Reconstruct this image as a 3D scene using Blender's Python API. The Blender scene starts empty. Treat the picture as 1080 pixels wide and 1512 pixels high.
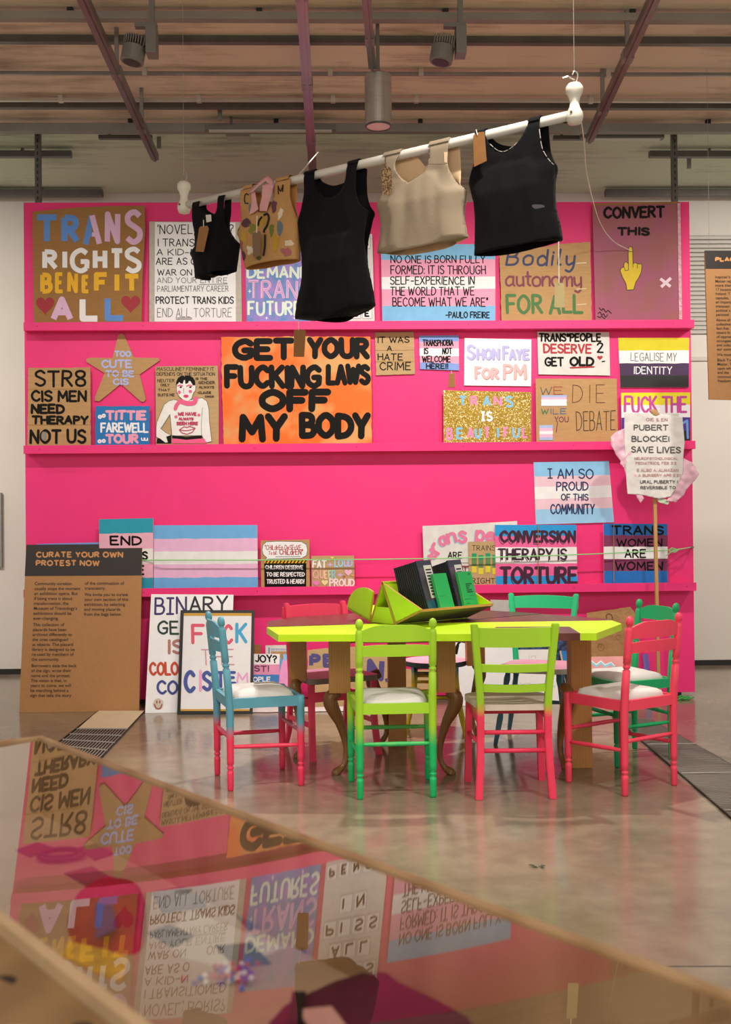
import bpy, bmesh, math, random
from mathutils import Vector, Matrix, noise
from mathutils.geometry import delaunay_2d_cdt

random.seed(7)
S = bpy.context.scene
COL = S.collection
V = Vector
PI = math.pi

# ------------------------------------------------------------------ camera
F_PX, CAM_H = 1600.0, 1.38            # focal length in pixels of the 1080 px wide frame, eye height
PITCH, YAW, ROLL = 14/1600, 0.02737, -0.00913
fw = V((math.sin(YAW)*math.cos(PITCH), math.cos(YAW)*math.cos(PITCH), math.sin(PITCH)))
rt0 = V((math.cos(YAW), -math.sin(YAW), 0))
up0 = rt0.cross(fw)
RT = rt0*math.cos(ROLL) + up0*math.sin(ROLL)
UP = -rt0*math.sin(ROLL) + up0*math.cos(ROLL)
FW = fw
EYE = V((0, 0, CAM_H))
cd = bpy.data.cameras.new('camera')
cd.sensor_fit = 'HORIZONTAL'; cd.sensor_width = 24.0
cd.lens = F_PX*24.0/1080.0
cd.clip_start = 0.05; cd.clip_end = 100
cd.dof.use_dof = True; cd.dof.focus_distance = 6.6; cd.dof.aperture_fstop = 4.0
cam = bpy.data.objects.new('camera', cd); COL.objects.link(cam)
m = Matrix.Identity(4)
for i in range(3):
    m[i][0], m[i][1], m[i][2], m[i][3] = RT[i], UP[i], -FW[i], EYE[i]
cam.matrix_world = m
S.camera = cam

# ------------------------------------------------------------------ look, sky and gallery lamps with added fill
S.view_settings.view_transform = 'Standard'; S.view_settings.look = 'None'
S.view_settings.gamma = 1.0; S.view_settings.use_curve_mapping = False
S.view_settings.exposure = 0.35
w = bpy.data.worlds.new('world'); S.world = w; w.use_nodes = True
bg = w.node_tree.nodes['Background']
bg.inputs['Color'].default_value = (1.0, 0.94, 0.86, 1); bg.inputs['Strength'].default_value = 0.56

def lamp(name, kind, loc, target, energy, color=(1, 1, 1), **kw):
    d = bpy.data.lights.new(name, kind); d.energy = energy; d.color = color
    for k, v in kw.items(): setattr(d, k, v)
    o = bpy.data.objects.new(name, d); COL.objects.link(o)
    o.location = loc
    o.rotation_euler = (V(target)-V(loc)).to_track_quat('-Z', 'Y').to_euler()
    return o
WARM = (1.0, 0.945, 0.865)
# track spots that wash the placard wall, on the ceiling between the hanging vests and the wall
for x, tx, e in ((-2.2, -1.9, 85), (-0.45, -0.5, 165), (1.25, 1.0, 215), (2.6, 2.1, 150)):
    lamp('wall_wash_lamp', 'SPOT', (x, 5.9, 4.25), (tx, 8.3, 1.45), e, WARM, spot_size=1.45, spot_blend=1.0, shadow_soft_size=0.06)
# spots over the table and the floor
lamp('table_lamp', 'SPOT', (0.9, 4.0, 4.25), (0.3, 5.9, 0.5), 150, WARM, spot_size=0.95, spot_blend=0.7, shadow_soft_size=0.05)
lamp('table_lamp', 'SPOT', (0.45, 7.0, 4.25), (0.35, 5.8, 0), 440, WARM, spot_size=1.1, spot_blend=0.7, shadow_soft_size=0.07)
# added area fill behind the camera, for floor and vest fronts
lamp('hall_fill', 'AREA', (0, -1.0, 4.2), (0, 1.5, 0), 150, WARM, shape='RECTANGLE', size=5.0, size_y=2.0)
for x in (-2.1, 2.3):  # unseen fill spots added for the foreground floor and chair fronts
    lamp('floor_fill_spot', 'SPOT', (x, 3.0, 4.3), (x*0.5, 4.2, 0.3), 250, WARM, spot_size=1.0, spot_blend=0.6, shadow_soft_size=0.1)
# unseen spots out at both sides, brightening the white back wall
for x in (-5.0, 4.8):
    lamp('back_wall_lamp', 'SPOT', (x, 6.6, 4.25), (x*0.8, 10.1, 1.9), 460, WARM, spot_size=1.5, spot_blend=1.0, shadow_soft_size=0.1)

# ------------------------------------------------------------------ picture rays -> points in the room
def ray(px, py):
    return (RT*((px-540)/F_PX) - UP*((py-756)/F_PX) + FW).normalized()
def onY(px, py, Y):
    d = ray(px, py); return EYE + d*((Y-EYE.y)/d.y)
def onZ(px, py, z):
    d = ray(px, py); return EYE + d*((z-EYE.z)/d.z)
def onP(px, py, P0, n):
    d = ray(px, py); return EYE + d*((P0-EYE).dot(n)/d.dot(n))

# ------------------------------------------------------------------ materials
def lin(c):
    return c/12.92 if c <= 0.04045 else ((c+0.055)/1.055)**2.4
def hexc(h):
    h = h.lstrip('#'); return tuple(lin(int(h[i:i+2], 16)/255) for i in (0, 2, 4)) + (1,)
MATS = {}
def mat(name, color, rough=0.6, var=0.0, scale=8.0, bump=0.0, bscale=60.0, metal=0.0, spec=0.5, stretch=None, sheen=0.0):
    """principled surface with a little procedural mottling (var) and grain (bump)"""
    if name in MATS: return MATS[name]
    M = bpy.data.materials.new(name); M.use_nodes = True; MATS[name] = M
    nt = M.node_tree; N, L = nt.nodes, nt.links; b = N['Principled BSDF']
    c = hexc(color) if isinstance(color, str) else color
    b.inputs['Base Color'].default_value = c; b.inputs['Roughness'].default_value = rough
    b.inputs['Metallic'].default_value = metal; b.inputs['Specular IOR Level'].default_value = spec
    if sheen: b.inputs['Sheen Weight'].default_value = sheen
    tc = N.new('ShaderNodeTexCoord'); vec = tc.outputs['Object']
    if stretch:
        mp = N.new('ShaderNodeMapping'); mp.inputs['Scale'].default_value = stretch
        L.new(vec, mp.inputs['Vector']); vec = mp.outputs['Vector']
    if var:
        n = N.new('ShaderNodeTexNoise'); n.inputs['Scale'].default_value = scale; n.inputs['Detail'].default_value = 5
        L.new(vec, n.inputs['Vector'])
        r = N.new('ShaderNodeMapRange'); r.inputs['From Min'].default_value = 0.3; r.inputs['From Max'].default_value = 0.7
        r.inputs['To Min'].default_value = 1-var; r.inputs['To Max'].default_value = 1+var
        L.new(n.outputs['Fac'], r.inputs['Value'])
        mx = N.new('ShaderNodeMix'); mx.data_type = 'RGBA'; mx.blend_type = 'MULTIPLY'; mx.inputs[0].default_value = 1
        mx.inputs[6].default_value = c; L.new(r.outputs[0], mx.inputs[7]); L.new(mx.outputs[2], b.inputs['Base Color'])
    if bump:
        n2 = N.new('ShaderNodeTexNoise'); n2.inputs['Scale'].default_value = bscale; n2.inputs['Detail'].default_value = 3
        L.new(vec, n2.inputs['Vector'])
        bp = N.new('ShaderNodeBump'); bp.inputs['Strength'].default_value = bump; bp.inputs['Distance'].default_value = 0.01
        L.new(n2.outputs['Fac'], bp.inputs['Height']); L.new(bp.outputs['Normal'], b.inputs['Normal'])
    return M
def dip(name, low, high, z0, z1, rough=0.45):
    """dip-dyed paint: one colour below z0, another above z1, sprayed softly in between"""
    if name in MATS: return MATS[name]
    M = mat(name, low, rough); nt = M.node_tree; N, L = nt.nodes, nt.links; b = N['Principled BSDF']
    tc = N.new('ShaderNodeTexCoord'); sp = N.new('ShaderNodeSeparateXYZ'); L.new(tc.outputs['Object'], sp.inputs[0])
    nz = N.new('ShaderNodeTexNoise'); nz.inputs['Scale'].default_value = 25; L.new(tc.outputs['Object'], nz.inputs['Vector'])
    ad = N.new('ShaderNodeMath'); ad.operation = 'MULTIPLY_ADD'; ad.inputs[1].default_value = 0.03
    L.new(nz.outputs['Fac'], ad.inputs[0]); L.new(sp.outputs['Z'], ad.inputs[2])
    r = N.new('ShaderNodeMapRange'); r.inputs['From Min'].default_value = z0+.015; r.inputs['From Max'].default_value = z1+.015
    L.new(ad.outputs[0], r.inputs['Value'])
    mx = N.new('ShaderNodeMix'); mx.data_type = 'RGBA'; mx.inputs[6].default_value = hexc(low); mx.inputs[7].default_value = hexc(high)
    L.new(r.outputs[0], mx.inputs[0]); L.new(mx.outputs[2], b.inputs['Base Color'])
    return M
def wood(name, c1, c2, scale=(1, 1, 1), rough=0.5, knots=False):
    if name in MATS: return MATS[name]
    M = mat(name, c1, rough); nt = M.node_tree; N, L = nt.nodes, nt.links; b = N['Principled BSDF']
    tc = N.new('ShaderNodeTexCoord'); mp = N.new('ShaderNodeMapping'); mp.inputs['Scale'].default_value = scale
    L.new(tc.outputs['Object'], mp.inputs['Vector'])
    wv = N.new('ShaderNodeTexWave'); wv.inputs['Scale'].default_value = 3; wv.inputs['Distortion'].default_value = 6
    wv.inputs['Detail'].default_value = 3; wv.inputs['Detail Scale'].default_value = 1.2
    L.new(mp.outputs['Vector'], wv.inputs['Vector'])
    nz = N.new('ShaderNodeTexNoise'); nz.inputs['Scale'].default_value = 6; nz.inputs['Detail'].default_value = 6
    L.new(mp.outputs['Vector'], nz.inputs['Vector'])
    mu = N.new('ShaderNodeMath'); mu.operation = 'MULTIPLY'; L.new(wv.outputs['Fac'], mu.inputs[0]); L.new(nz.outputs['Fac'], mu.inputs[1])
    mx = N.new('ShaderNodeMix'); mx.data_type = 'RGBA'; mx.inputs[6].default_value = hexc(c1); mx.inputs[7].default_value = hexc(c2)
    L.new(mu.outputs[0], mx.inputs[0]); L.new(mx.outputs[2], b.inputs['Base Color'])
    return M
# setting and metal
PINK = mat('pink_paint', '#f52f7f', 0.55, 0.03, 3, 0.05, 90)
WHITEWALL = mat('white_wall_paint', '#d8d3c9', 0.75, 0.03, 2)
DARKGAP = mat('dark_skirting', '#1c1b1a', 0.7)
STEEL = mat('galvanised_steel', '#8f8d88', 0.45, 0.15, 6, metal=0.75)
DSTEEL = mat('dark_track_steel', '#63605b', 0.45, 0.15, 6, metal=0.3)
GREYMET = mat('grey_lamp_metal', '#77746c', 0.5, metal=0.3)
BLACK = mat('black_plastic', '#141414', 0.5)
SILVER = mat('brushed_silver', '#b9b6b0', 0.35, 0.08, 5, metal=0.8, stretch=(1, 1, 30))
WIRE = mat('steel_wire', '#a8a49a', 0.4, metal=0.6)
# board stock
CARD = mat('cardboard', '#a0743f', 0.8, 0.08, 10, 0.08, 80, stretch=(1, 1, 6))
CARDL = mat('light_cardboard', '#bd9463', 0.8, 0.08, 10, 0.08, 80, stretch=(1, 1, 6))
CARDD = mat('kraft_board', '#b07f50', 0.8, 0.04, 40)
CARDS = mat('sand_cardboard', '#c09f72', 0.8, 0.07, 9, 0.08, 60, stretch=(1, 1, 6))
WHITE = mat('white_board', '#f3f2f4', 0.55, 0.03, 12)
OFFWHITE = mat('off_white_board', '#dedbd6', 0.6, 0.08, 14)
GREYTAPE = mat('silver_tape', '#b8b0a2', 0.45, 0.12, 30)
INK = mat('black_ink', '#0d0b09', 0.6, spec=0.2)
GREYINK = mat('grey_ink', '#55524d', 0.6)
SKY = mat('pale_blue_paint', '#7dbde8', 0.6, 0.07, 12)
ROSE = mat('pale_pink_paint', '#eda6cb', 0.6, 0.07, 12)
def P(h, rough=0.6, var=0.05):
    return mat('paint_'+h.strip('#'), h, rough, var, 14)

# ------------------------------------------------------------------ objects
def tag(o, label=None, cat=None, group=None, kind=None):
    if label: o['label'] = label
    if cat: o['category'] = cat
    if group: o['group'] = group
    if kind: o['kind'] = kind
    return o
def empty(name, loc, label, cat, group=None, rz=0.0):
    o = bpy.data.objects.new(name, None); COL.objects.link(o); o.empty_display_size = 0.05
    o.location = loc; o.rotation_euler = (0, 0, rz)
    return tag(o, label, cat, group)
def obj(name, bm, mats, parent=None, smooth=False, local=False, label=None):
    """link a bmesh as ONE object; world-space shapes are shifted into an unrotated parent's frame"""
    if parent is not None and not local:
        off = V((0, 0, 0)); p = parent
        while p is not None: off += p.location; p = p.parent
        bmesh.ops.translate(bm, vec=-off, verts=bm.verts)
    me = bpy.data.meshes.new(name)
    bm.normal_update(); bm.to_mesh(me); bm.free()
    for mm in (mats if isinstance(mats, (list, tuple)) else [mats]): me.materials.append(mm)
    if smooth:
        for p in me.polygons: p.use_smooth = True
    o = bpy.data.objects.new(name, me); COL.objects.link(o)
    if parent is not None: o.parent = parent
    if label: o['label'] = label
    return o
def struct(name, bm, mats, **kw):
    o = obj(name, bm, mats, **kw); o['kind'] = 'structure'; return o
def B(): return bmesh.new()
def setmi(bm, n0, mi):
    bm.faces.ensure_lookup_table()
    for f in bm.faces[n0:]: f.material_index = mi
def box(bm, a, b, mi=0, bevel=0.0):
    n0 = len(bm.faces)
    x0, y0, z0 = a; x1, y1, z1 = b
    vs = [bm.verts.new(p) for p in ((x0,y0,z0),(x1,y0,z0),(x1,y1,z0),(x0,y1,z0),(x0,y0,z1),(x1,y0,z1),(x1,y1,z1),(x0,y1,z1))]
    fs = [bm.faces.new([vs[i] for i in q]) for q in ((3,2,1,0),(4,5,6,7),(0,1,5,4),(1,2,6,5),(2,3,7,6),(3,0,4,7))]
    if bevel:
        es = list({e for f in fs for e in f.edges})
        bmesh.ops.bevel(bm, geom=es, offset=bevel, segments=2, affect='EDGES', profile=0.7)
    setmi(bm, n0, mi)
def obox(bm, c, ax, ay, az, mi=0):
    """box from a centre and three half-axis vectors"""
    n0 = len(bm.faces); c = V(c)
    vs = [bm.verts.new(c + ax*sx + ay*sy + az*sz) for sx, sy, sz in ((-1,-1,-1),(1,-1,-1),(1,1,-1),(-1,1,-1),(-1,-1,1),(1,-1,1),(1,1,1),(-1,1,1))]
    for q in ((3,2,1,0),(4,5,6,7),(0,1,5,4),(1,2,6,5),(2,3,7,6),(3,0,4,7)): bm.faces.new([vs[i] for i in q])
    setmi(bm, n0, mi)
def prism(bm, pts, ext, mi=0, mi_side=None):
    """polygon of points pushed along ext into a solid"""
    n0 = len(bm.faces); ext = V(ext)
    a = [bm.verts.new(p) for p in pts]; b = [bm.verts.new(V(p)+ext) for p in pts]
    f = bm.faces.new(a); bm.faces.new(list(reversed(b)))
    f.material_index = mi
    n = len(pts)
    for i in range(n): bm.faces.new((a[(i+1) % n], a[i], b[i], b[(i+1) % n]))
    bm.faces.ensure_lookup_table()
    for i, ff in enumerate(bm.faces[n0:]):
        ff.material_index = mi if (i < 1 or mi_side is None) else mi_side
def tube(bm, pts, rad, n=10, mi=0, cap=True, flat=1.0, side=None):
    """swept tube; rad may be a list; flat squashes it along a second axis"""
    n0 = len(bm.faces); pts = [V(p) for p in pts]
    R = rad if isinstance(rad, (list, tuple)) else [rad]*len(pts)
    rings = []; ref = None
    for i, p in enumerate(pts):
        t = (pts[min(i+1, len(pts)-1)] - pts[max(i-1, 0)]).normalized()
        if ref is None:
            ref = V(side) if side is not None else (V((1, 0, 0)) if abs(t.x) < 0.8 else V((0, 1, 0)))
        u = (ref - t*ref.dot(t)).normalized(); ref = u; v = t.cross(u)
        rings.append([bm.verts.new(p + u*(R[i]*math.cos(2*PI*(k+.5)/n)) + v*(R[i]*flat*math.sin(2*PI*(k+.5)/n))) for k in range(n)])
    for a, b in zip(rings, rings[1:]):
        for k in range(n): bm.faces.new((a[k], a[(k+1) % n], b[(k+1) % n], b[k]))
    if cap:
        bm.faces.new(list(reversed(rings[0]))); bm.faces.new(rings[-1])
    setmi(bm, n0, mi)
def lathe(bm, c, prof, n=16, mi=0, bend=None):
    """prof: (radius, height) pairs; bend(z) shifts the axis"""
    n0 = len(bm.faces); c = V(c); rings = []
    for r, z in prof:
        o = c + V((0, 0, z)) + (bend(z) if bend else V((0, 0, 0)))
        rings.append([bm.verts.new(o + V((r*math.cos(2*PI*k/n), r*math.sin(2*PI*k/n), 0))) for k in range(n)])
    for a, b in zip(rings, rings[1:]):
        for k in range(n): bm.faces.new((a[k], a[(k+1) % n], b[(k+1) % n], b[k]))
    bm.faces.new(list(reversed(rings[0]))); bm.faces.new(rings[-1])
    setmi(bm, n0, mi)
def smooth_pts(pts, sub=6, closed=False):
    pts = [V(p) for p in pts]; n = len(pts); out = []
    rng = range(n) if closed else range(n-1)
    for i in rng:
        p1, p2 = pts[i], pts[(i+1) % n]
        p0 = pts[(i-1) % n] if (closed or i > 0) else p1*2-p2
        p3 = pts[(i+2) % n] if (closed or i+2 < n) else p2*2-p1
        for k in range(sub):
            t = k/sub
            out.append(0.5*((2*p1) + (p2-p0)*t + (2*p0-5*p1+4*p2-p3)*t*t + (3*p1-p0-3*p2+p3)*t**3))
    if not closed: out.append(pts[-1])
    return out
# ------------------------------------------------------------------ the setting
YW = 8.337                      # face of the pink display wall
YB = 10.1                       # white back wall
ZC = 4.45                       # concrete ceiling
WX0, WX1, WZ = -2.369, 2.772, 3.844

def floor_mat():
    M = mat('polished_concrete', '#9c8a76', 0.2, spec=0.6); nt = M.node_tree; N, L = nt.nodes, nt.links; b = N['Principled BSDF']
    tc = N.new('ShaderNodeTexCoord')
    n1 = N.new('ShaderNodeTexNoise'); n1.inputs['Scale'].default_value = 1.3; n1.inputs['Detail'].default_value = 8; n1.inputs['Roughness'].default_value = 0.65
    n2 = N.new('ShaderNodeTexNoise'); n2.inputs['Scale'].default_value = 9; n2.inputs['Detail'].default_value = 6
    for n in (n1, n2): L.new(tc.outputs['Object'], n.inputs['Vector'])
    ad = N.new('ShaderNodeMath'); ad.operation = 'MULTIPLY_ADD'; ad.inputs[1].default_value = 0.5
    L.new(n2.outputs['Fac'], ad.inputs[0]); L.new(n1.outputs['Fac'], ad.inputs[2])
    cr = N.new('ShaderNodeValToRGB'); e = cr.color_ramp.elements
    e[0].position = 0.5; e[0].color = hexc('#716453'); e[1].position = 1.0; e[1].color = hexc('#9a8b76')
    L.new(ad.outputs[0], cr.inputs['Fac']); L.new(cr.outputs['Color'], b.inputs['Base Color'])
    mr = N.new('ShaderNodeMapRange'); mr.inputs['To Min'].default_value = 0.09; mr.inputs['To Max'].default_value = 0.22
    L.new(n1.outputs['Fac'], mr.inputs['Value']); L.new(mr.outputs[0], b.inputs['Roughness'])
    bp = N.new('ShaderNodeBump'); bp.inputs['Strength'].default_value = 0.04; bp.inputs['Distance'].default_value = 0.02
    L.new(n2.outputs['Fac'], bp.inputs['Height']); L.new(bp.outputs['Normal'], b.inputs['Normal'])
    return M
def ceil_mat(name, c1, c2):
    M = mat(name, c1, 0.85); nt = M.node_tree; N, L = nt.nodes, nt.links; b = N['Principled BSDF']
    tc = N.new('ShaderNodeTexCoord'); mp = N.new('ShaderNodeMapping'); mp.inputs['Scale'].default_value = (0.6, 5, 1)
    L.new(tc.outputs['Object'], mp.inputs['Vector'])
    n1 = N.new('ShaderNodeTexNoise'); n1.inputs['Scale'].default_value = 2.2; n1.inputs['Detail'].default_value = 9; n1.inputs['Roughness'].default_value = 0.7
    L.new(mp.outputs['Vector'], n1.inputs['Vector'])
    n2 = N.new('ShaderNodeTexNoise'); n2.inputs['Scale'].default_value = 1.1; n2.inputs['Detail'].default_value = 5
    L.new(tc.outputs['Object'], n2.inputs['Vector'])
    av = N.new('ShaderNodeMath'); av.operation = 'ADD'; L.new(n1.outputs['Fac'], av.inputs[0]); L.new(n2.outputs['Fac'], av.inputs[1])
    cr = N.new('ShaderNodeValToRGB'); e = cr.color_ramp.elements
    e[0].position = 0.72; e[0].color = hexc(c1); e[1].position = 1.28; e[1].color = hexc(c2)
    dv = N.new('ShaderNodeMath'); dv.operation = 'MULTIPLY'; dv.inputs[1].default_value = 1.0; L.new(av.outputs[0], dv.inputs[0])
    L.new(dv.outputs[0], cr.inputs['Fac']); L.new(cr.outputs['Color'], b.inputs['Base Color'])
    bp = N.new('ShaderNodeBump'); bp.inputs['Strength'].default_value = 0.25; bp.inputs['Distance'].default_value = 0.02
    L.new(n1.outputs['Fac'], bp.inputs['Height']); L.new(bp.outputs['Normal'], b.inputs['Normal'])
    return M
bm = B(); box(bm, (-8, -3, -0.15), (8, YB+0.2, 0)); struct('floor', bm, floor_mat())
YBAY = onZ(540, 192, ZC).y                     # boarded bay up to the beam, pink bounce light put into its colour
bm = B(); box(bm, (-8, -3, ZC), (8, YBAY, ZC+0.2)); struct('ceiling', bm, ceil_mat('bounce_tinted_boards', '#a8917b', '#e2ccb4'))
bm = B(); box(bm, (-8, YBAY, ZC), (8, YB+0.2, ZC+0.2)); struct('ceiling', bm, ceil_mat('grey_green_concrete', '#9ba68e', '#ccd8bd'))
bm = B(); box(bm, (-8, YB, 0), (8, YB+0.2, ZC)); struct('wall_back', bm, WHITEWALL)
bm = B(); box(bm, (-8, YB-0.012, 0), (8, YB, 0.05)); struct('baseboard_back', bm, DARKGAP)
# expansion joint in the floor
bm = B(); a, b2 = onZ(985, 1427, 0.0), onZ(1250, 1427, 0.0); d = V((0, 0.003, 0))
prism(bm, [a-d, b2-d, b2+d, a+d], (0, 0, 0.0006)); struct('trim_1', bm, mat('joint_filler', '#4a433b', 0.8))

# ---- display wall with its three ledges
wall = empty('display_wall', (0.2, YW, 0), 'large pink painted display wall with three narrow ledges for placards', 'display wall')
bm = B(); box(bm, (WX0, YW, 0.035), (WX1, YW+0.10, WZ), bevel=0.003); obj('panel', bm, PINK, wall)
bm = B(); box(bm, (WX0+0.08, YW+0.02, 0), (WX1-0.10, YW+0.08, 0.035)); obj('plinth', bm, BLACK, wall)
LEDGE = []
for i, (yl, yr, depth) in enumerate(((476, 473, 0.085), (658, 651, 0.085), (870, 860.5, 0.105))):
    yf = YW-depth
    zt = (onY(36, yl, yf).z + onY(1024, yr, yf).z)/2
    x0, x1 = onY(35.5, yl, yf).x, onY(1025+i*1.5, yr, yf).x
    led = B(); box(led, (x0, yf, zt-0.062), (x1, YW, zt-0.044), bevel=0.001)
    lo = obj('ledge', led, PINK, wall)
    lip = B(); box(lip, (x0, yf-0.016, zt-0.063), (x1, yf, zt), bevel=0.0015); obj('lip', lip, PINK, lo)
    sc = B()
    for k in range(7):
        xx = x0+0.12+k*(x1-x0-0.24)/6+random.uniform(-.05, .05)
        bmesh.ops.create_circle(sc, cap_ends=True, radius=0.004, segments=8, matrix=Matrix.Translation((xx, yf-0.0165, zt-0.03))@Matrix.Rotation(PI/2, 4, 'X'))
    obj('screw_head', sc, mat('screw_hole', '#8a0f45', 0.7), lo)
    LEDGE.append((zt-0.044, yf, zt))
Z1, Z2, Z3 = (l[0] for l in LEDGE)

# ---- steel on the ceiling
def xbar(name, py, h, dep, z, m_, label, cat, group=None, x0=-6.5, x1=6.5, px0=None, px1=None):
    c = onZ(540, py, z)
    if px0 is not None: x0 = onY(px0, py, c.y).x; x1 = onY(px1, py, c.y).x
    bm = B(); box(bm, (x0, c.y-dep/2, z-h/2), (x1, c.y+dep/2, z+h/2), bevel=0.002)
    return tag(obj(name, bm, m_), label, cat, group), c
rails = [
 ('lighting_track', 26, .045, .06, 4.40, mat('grey_channel', '#8d877b', 0.55, 0.1, 4, metal=0.3), 'wide grey ceiling track nearest the top of the picture'),
 ('lighting_track', 60, .045, .045, 4.427, DSTEEL, 'dark ceiling track just below the topmost wide grey one'),
 ('conduit', 109, .022, .022, 4.415, STEEL, 'thin steel conduit between the two dark ceiling tracks'),
 ('conduit', 148, .026, .026, 4.415, mat('bright_conduit', '#bdb6a8', 0.35, 0.08, 5, metal=0.6), 'bright steel conduit running just above the lower dark track'),
 ('lighting_track', 157, .04, .045, 4.428, DSTEEL, 'lower dark ceiling track level with the cylinder lamp body'),
 ('ceiling_beam', 190, .065, .06, 4.38, mat('grey_beam', '#8a857c', 0.55, 0.1, 4, metal=0.3), 'grey steel channel across the ceiling just in front of the pink wall')]
RAIL = []
for n, py, h, dp, z, mm, lab in rails:
    o, c = xbar(n, py, h, dp, z, mm, lab, 'ceiling rail', None); RAIL.append((o, c))
    if n == 'conduit':
        o.name = 'conduit'
        for px in ((214, 488, 622, 898) if py == 109 else (90, 294, 492, 615, 873)):
            rp = B(); q = onY(px, py, c.y); box(rp, (q.x-.016, c.y-.018, z-.018), (q.x+.016, c.y+.018, ZC-.001))
            obj('saddle_clip', rp, mat('clip_zinc', '#c9c4ba', 0.4, metal=0.5), o)
    elif py in (26, 190):
        for px in ((104, 383, 658, 934) if py == 26 else (193, 408, 621, 835, 1046)):
            hp = B(); q = onY(px, py, c.y); box(hp, (q.x-.017, c.y-.02, z+h/2-.002), (q.x+.017, c.y+.02, ZC-.001))
            obj('hanger_clamp', hp, BLACK, o)
# rails that run towards the display wall
def ybar(p0, p1, z, wd, h, mm, label):
    a, b_ = onZ(*p0, z), onZ(*p1, z); d = (b_-a).normalized(); a = a - d*1.6
    s = d.cross(V((0, 0, 1))).normalized()
    bm = B(); c = (a+b_)/2; L_ = (b_-a).length/2
    obox(bm, c, d*L_, s*wd/2, V((0, 0, h/2)))
    obox(bm, c - V((0, 0, h/2+.006)), d*L_, s*wd*.18, V((0, 0, .006)))
    rt_ = tag(obj('strut_channel', bm, mm), label, 'ceiling rail')
    for t in (0.35, 0.62, 0.85):
        hb = B(); q = a.lerp(b_, t); box(hb, (q.x-.012, q.y-.012, z+h/2-.002), (q.x+.012, q.y+.012, ZC-.001))
        obox(hb, q, d*.045, s*(wd/2+.005), V((0, 0, h/2+.004)))
        obj('hanger', hb, STEEL, rt_)
    return rt_
mat('pink_lit_strut', '#9b8f92', 0.35, 0.1, 5, metal=0.8)  # pink light falling on the steel is put into its colour
ybar((124, 0), (229, 232), 4.17, .055, .05, mat('weathered_strut', '#7c7675', 0.35, 0.1, 5, metal=0.8), 'dark strut channel slanting down on the left of the ceiling')
ybar((446, 0), (462, 250), 4.13, .06, .05, MATS['pink_lit_strut'], 'pinkish strut channel running back at the middle of the ceiling')
ybar((965, 0), (871, 205), 4.17, .055, .05, MATS['weathered_strut'], 'dark strut channel slanting down on the right of the ceiling')
ybar((541, 0), (550, 97), 4.12, .045, .04, MATS['weathered_strut'], 'short narrow strut channel above the cylinder lamp')
# slotted posts behind the display wall
for px, side in ((56.5, 'left'), (996, 'right')):
    q = onY(px, 250, YW+0.17)
    pm = tag(obj('slotted_post', (lambda b: (box(b, (q.x-.022, q.y-.02, 3.5), (q.x+.022, q.y+.02, ZC)), b)[1])(B()), DSTEEL), 'slotted steel post holding the %s end of the pink wall from the ceiling' % side, 'post', 'ceiling posts of the pink wall')
    sl = B()
    for k in range(12): box(sl, (q.x-.005, q.y-.0215, 3.86+k*.05), (q.x+.005, q.y-.0195, 3.885+k*.05))
    obj('slots', sl, BLACK, pm)
    ft = B(); box(ft, (q.x-.03, YW+0.101, 3.5), (q.x+.03, q.y+.02, 3.75)); obj('bracket', ft, DSTEEL, pm)
# short channels and battens over the back area
def shortbar(name, px0, px1, py, z, h, dp, mm, label, cat):
    o, c = xbar(name, py, h, dp, z, mm, label, cat, None, px0=px0, px1=px1)
    x0 = onY(px0, py, c.y).x; x1 = onY(px1, py, c.y).x
    for t in (0.2, 0.8):
        hb = B(); box(hb, (x0+(x1-x0)*t-.01, c.y-.01, z+h/2-.001), (x0+(x1-x0)*t+.01, c.y+.01, ZC-.001)); obj('hanger', hb, DSTEEL, o)
    return o
shortbar('channel', -260, 106, 228, 4.40, .05, .05, DSTEEL, 'short dark channel on the ceiling at the upper left behind the wall', 'ceiling rail')
shortbar('channel', 959, 1400, 228, 4.40, .05, .05, DSTEEL, 'short dark channel on the ceiling at the upper right behind the wall', 'ceiling rail')
shortbar('channel', 146, 225, 203, 4.41, .03, .04, DSTEEL, 'small dark channel beside the left slanting strut end', 'ceiling rail')
shortbar('channel', 817, 880, 203.5, 4.41, .03, .04, DSTEEL, 'small dark channel behind the right slanting strut end', 'ceiling rail')
shortbar('channel', -300, 152, 285, 4.40, .06, .06, DSTEEL, 'long dark channel above the white wall on the far left', 'ceiling rail')
shortbar('channel', 894, 1400, 285, 4.40, .06, .06, DSTEEL, 'long dark channel above the white wall on the far right', 'ceiling rail')
def batten(px0, px1, py, label):
    z = 4.36; o = shortbar('batten_light', px0, px1, py, z, .035, .06, GREYMET, label, 'ceiling light')
    c = onZ(540, py, z); x0 = onY(px0, py, c.y).x; x1 = onY(px1, py, c.y).x
    bm = B(); box(bm, (x0+.03, c.y-.02, z-.026), (x1-.03, c.y+.02, z-.0172)); obj('diffuser', bm, mat('opal_cover', '#c8c4ba', 0.4), o)
    return o
batten(303, 496, 189.5, 'slim batten light at the ceiling left of the middle strut')
batten(857, 980, 202, 'slim batten light at the ceiling near the right strut end')
bm = B(); q = onZ(352, 204, 4.40); box(bm, (q.x-.09, q.y-.05, 4.395), (q.x+.09, q.y+.05, ZC-.001), bevel=.004)
tag(obj('sensor_box', bm, mat('pale_plastic', '#a9a79f', 0.6)), 'small pale box on the ceiling under the left batten light', 'sensor')
for px, py, lab in ((325, 169, 'short upright bracket under the ceiling above the left batten light'), (235, 210, 'pale perforated bracket beside the left slanting strut end'), (1018, 240, 'perforated bracket under the short channel at the upper right')):
    q = onZ(px, py+9, 4.36); bm = B(); box(bm, (q.x-.016, q.y-.01, 4.36), (q.x+.016, q.y+.01, ZC-.001))
    tag(obj('bracket', bm, STEEL), lab, 'bracket', None)

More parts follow.
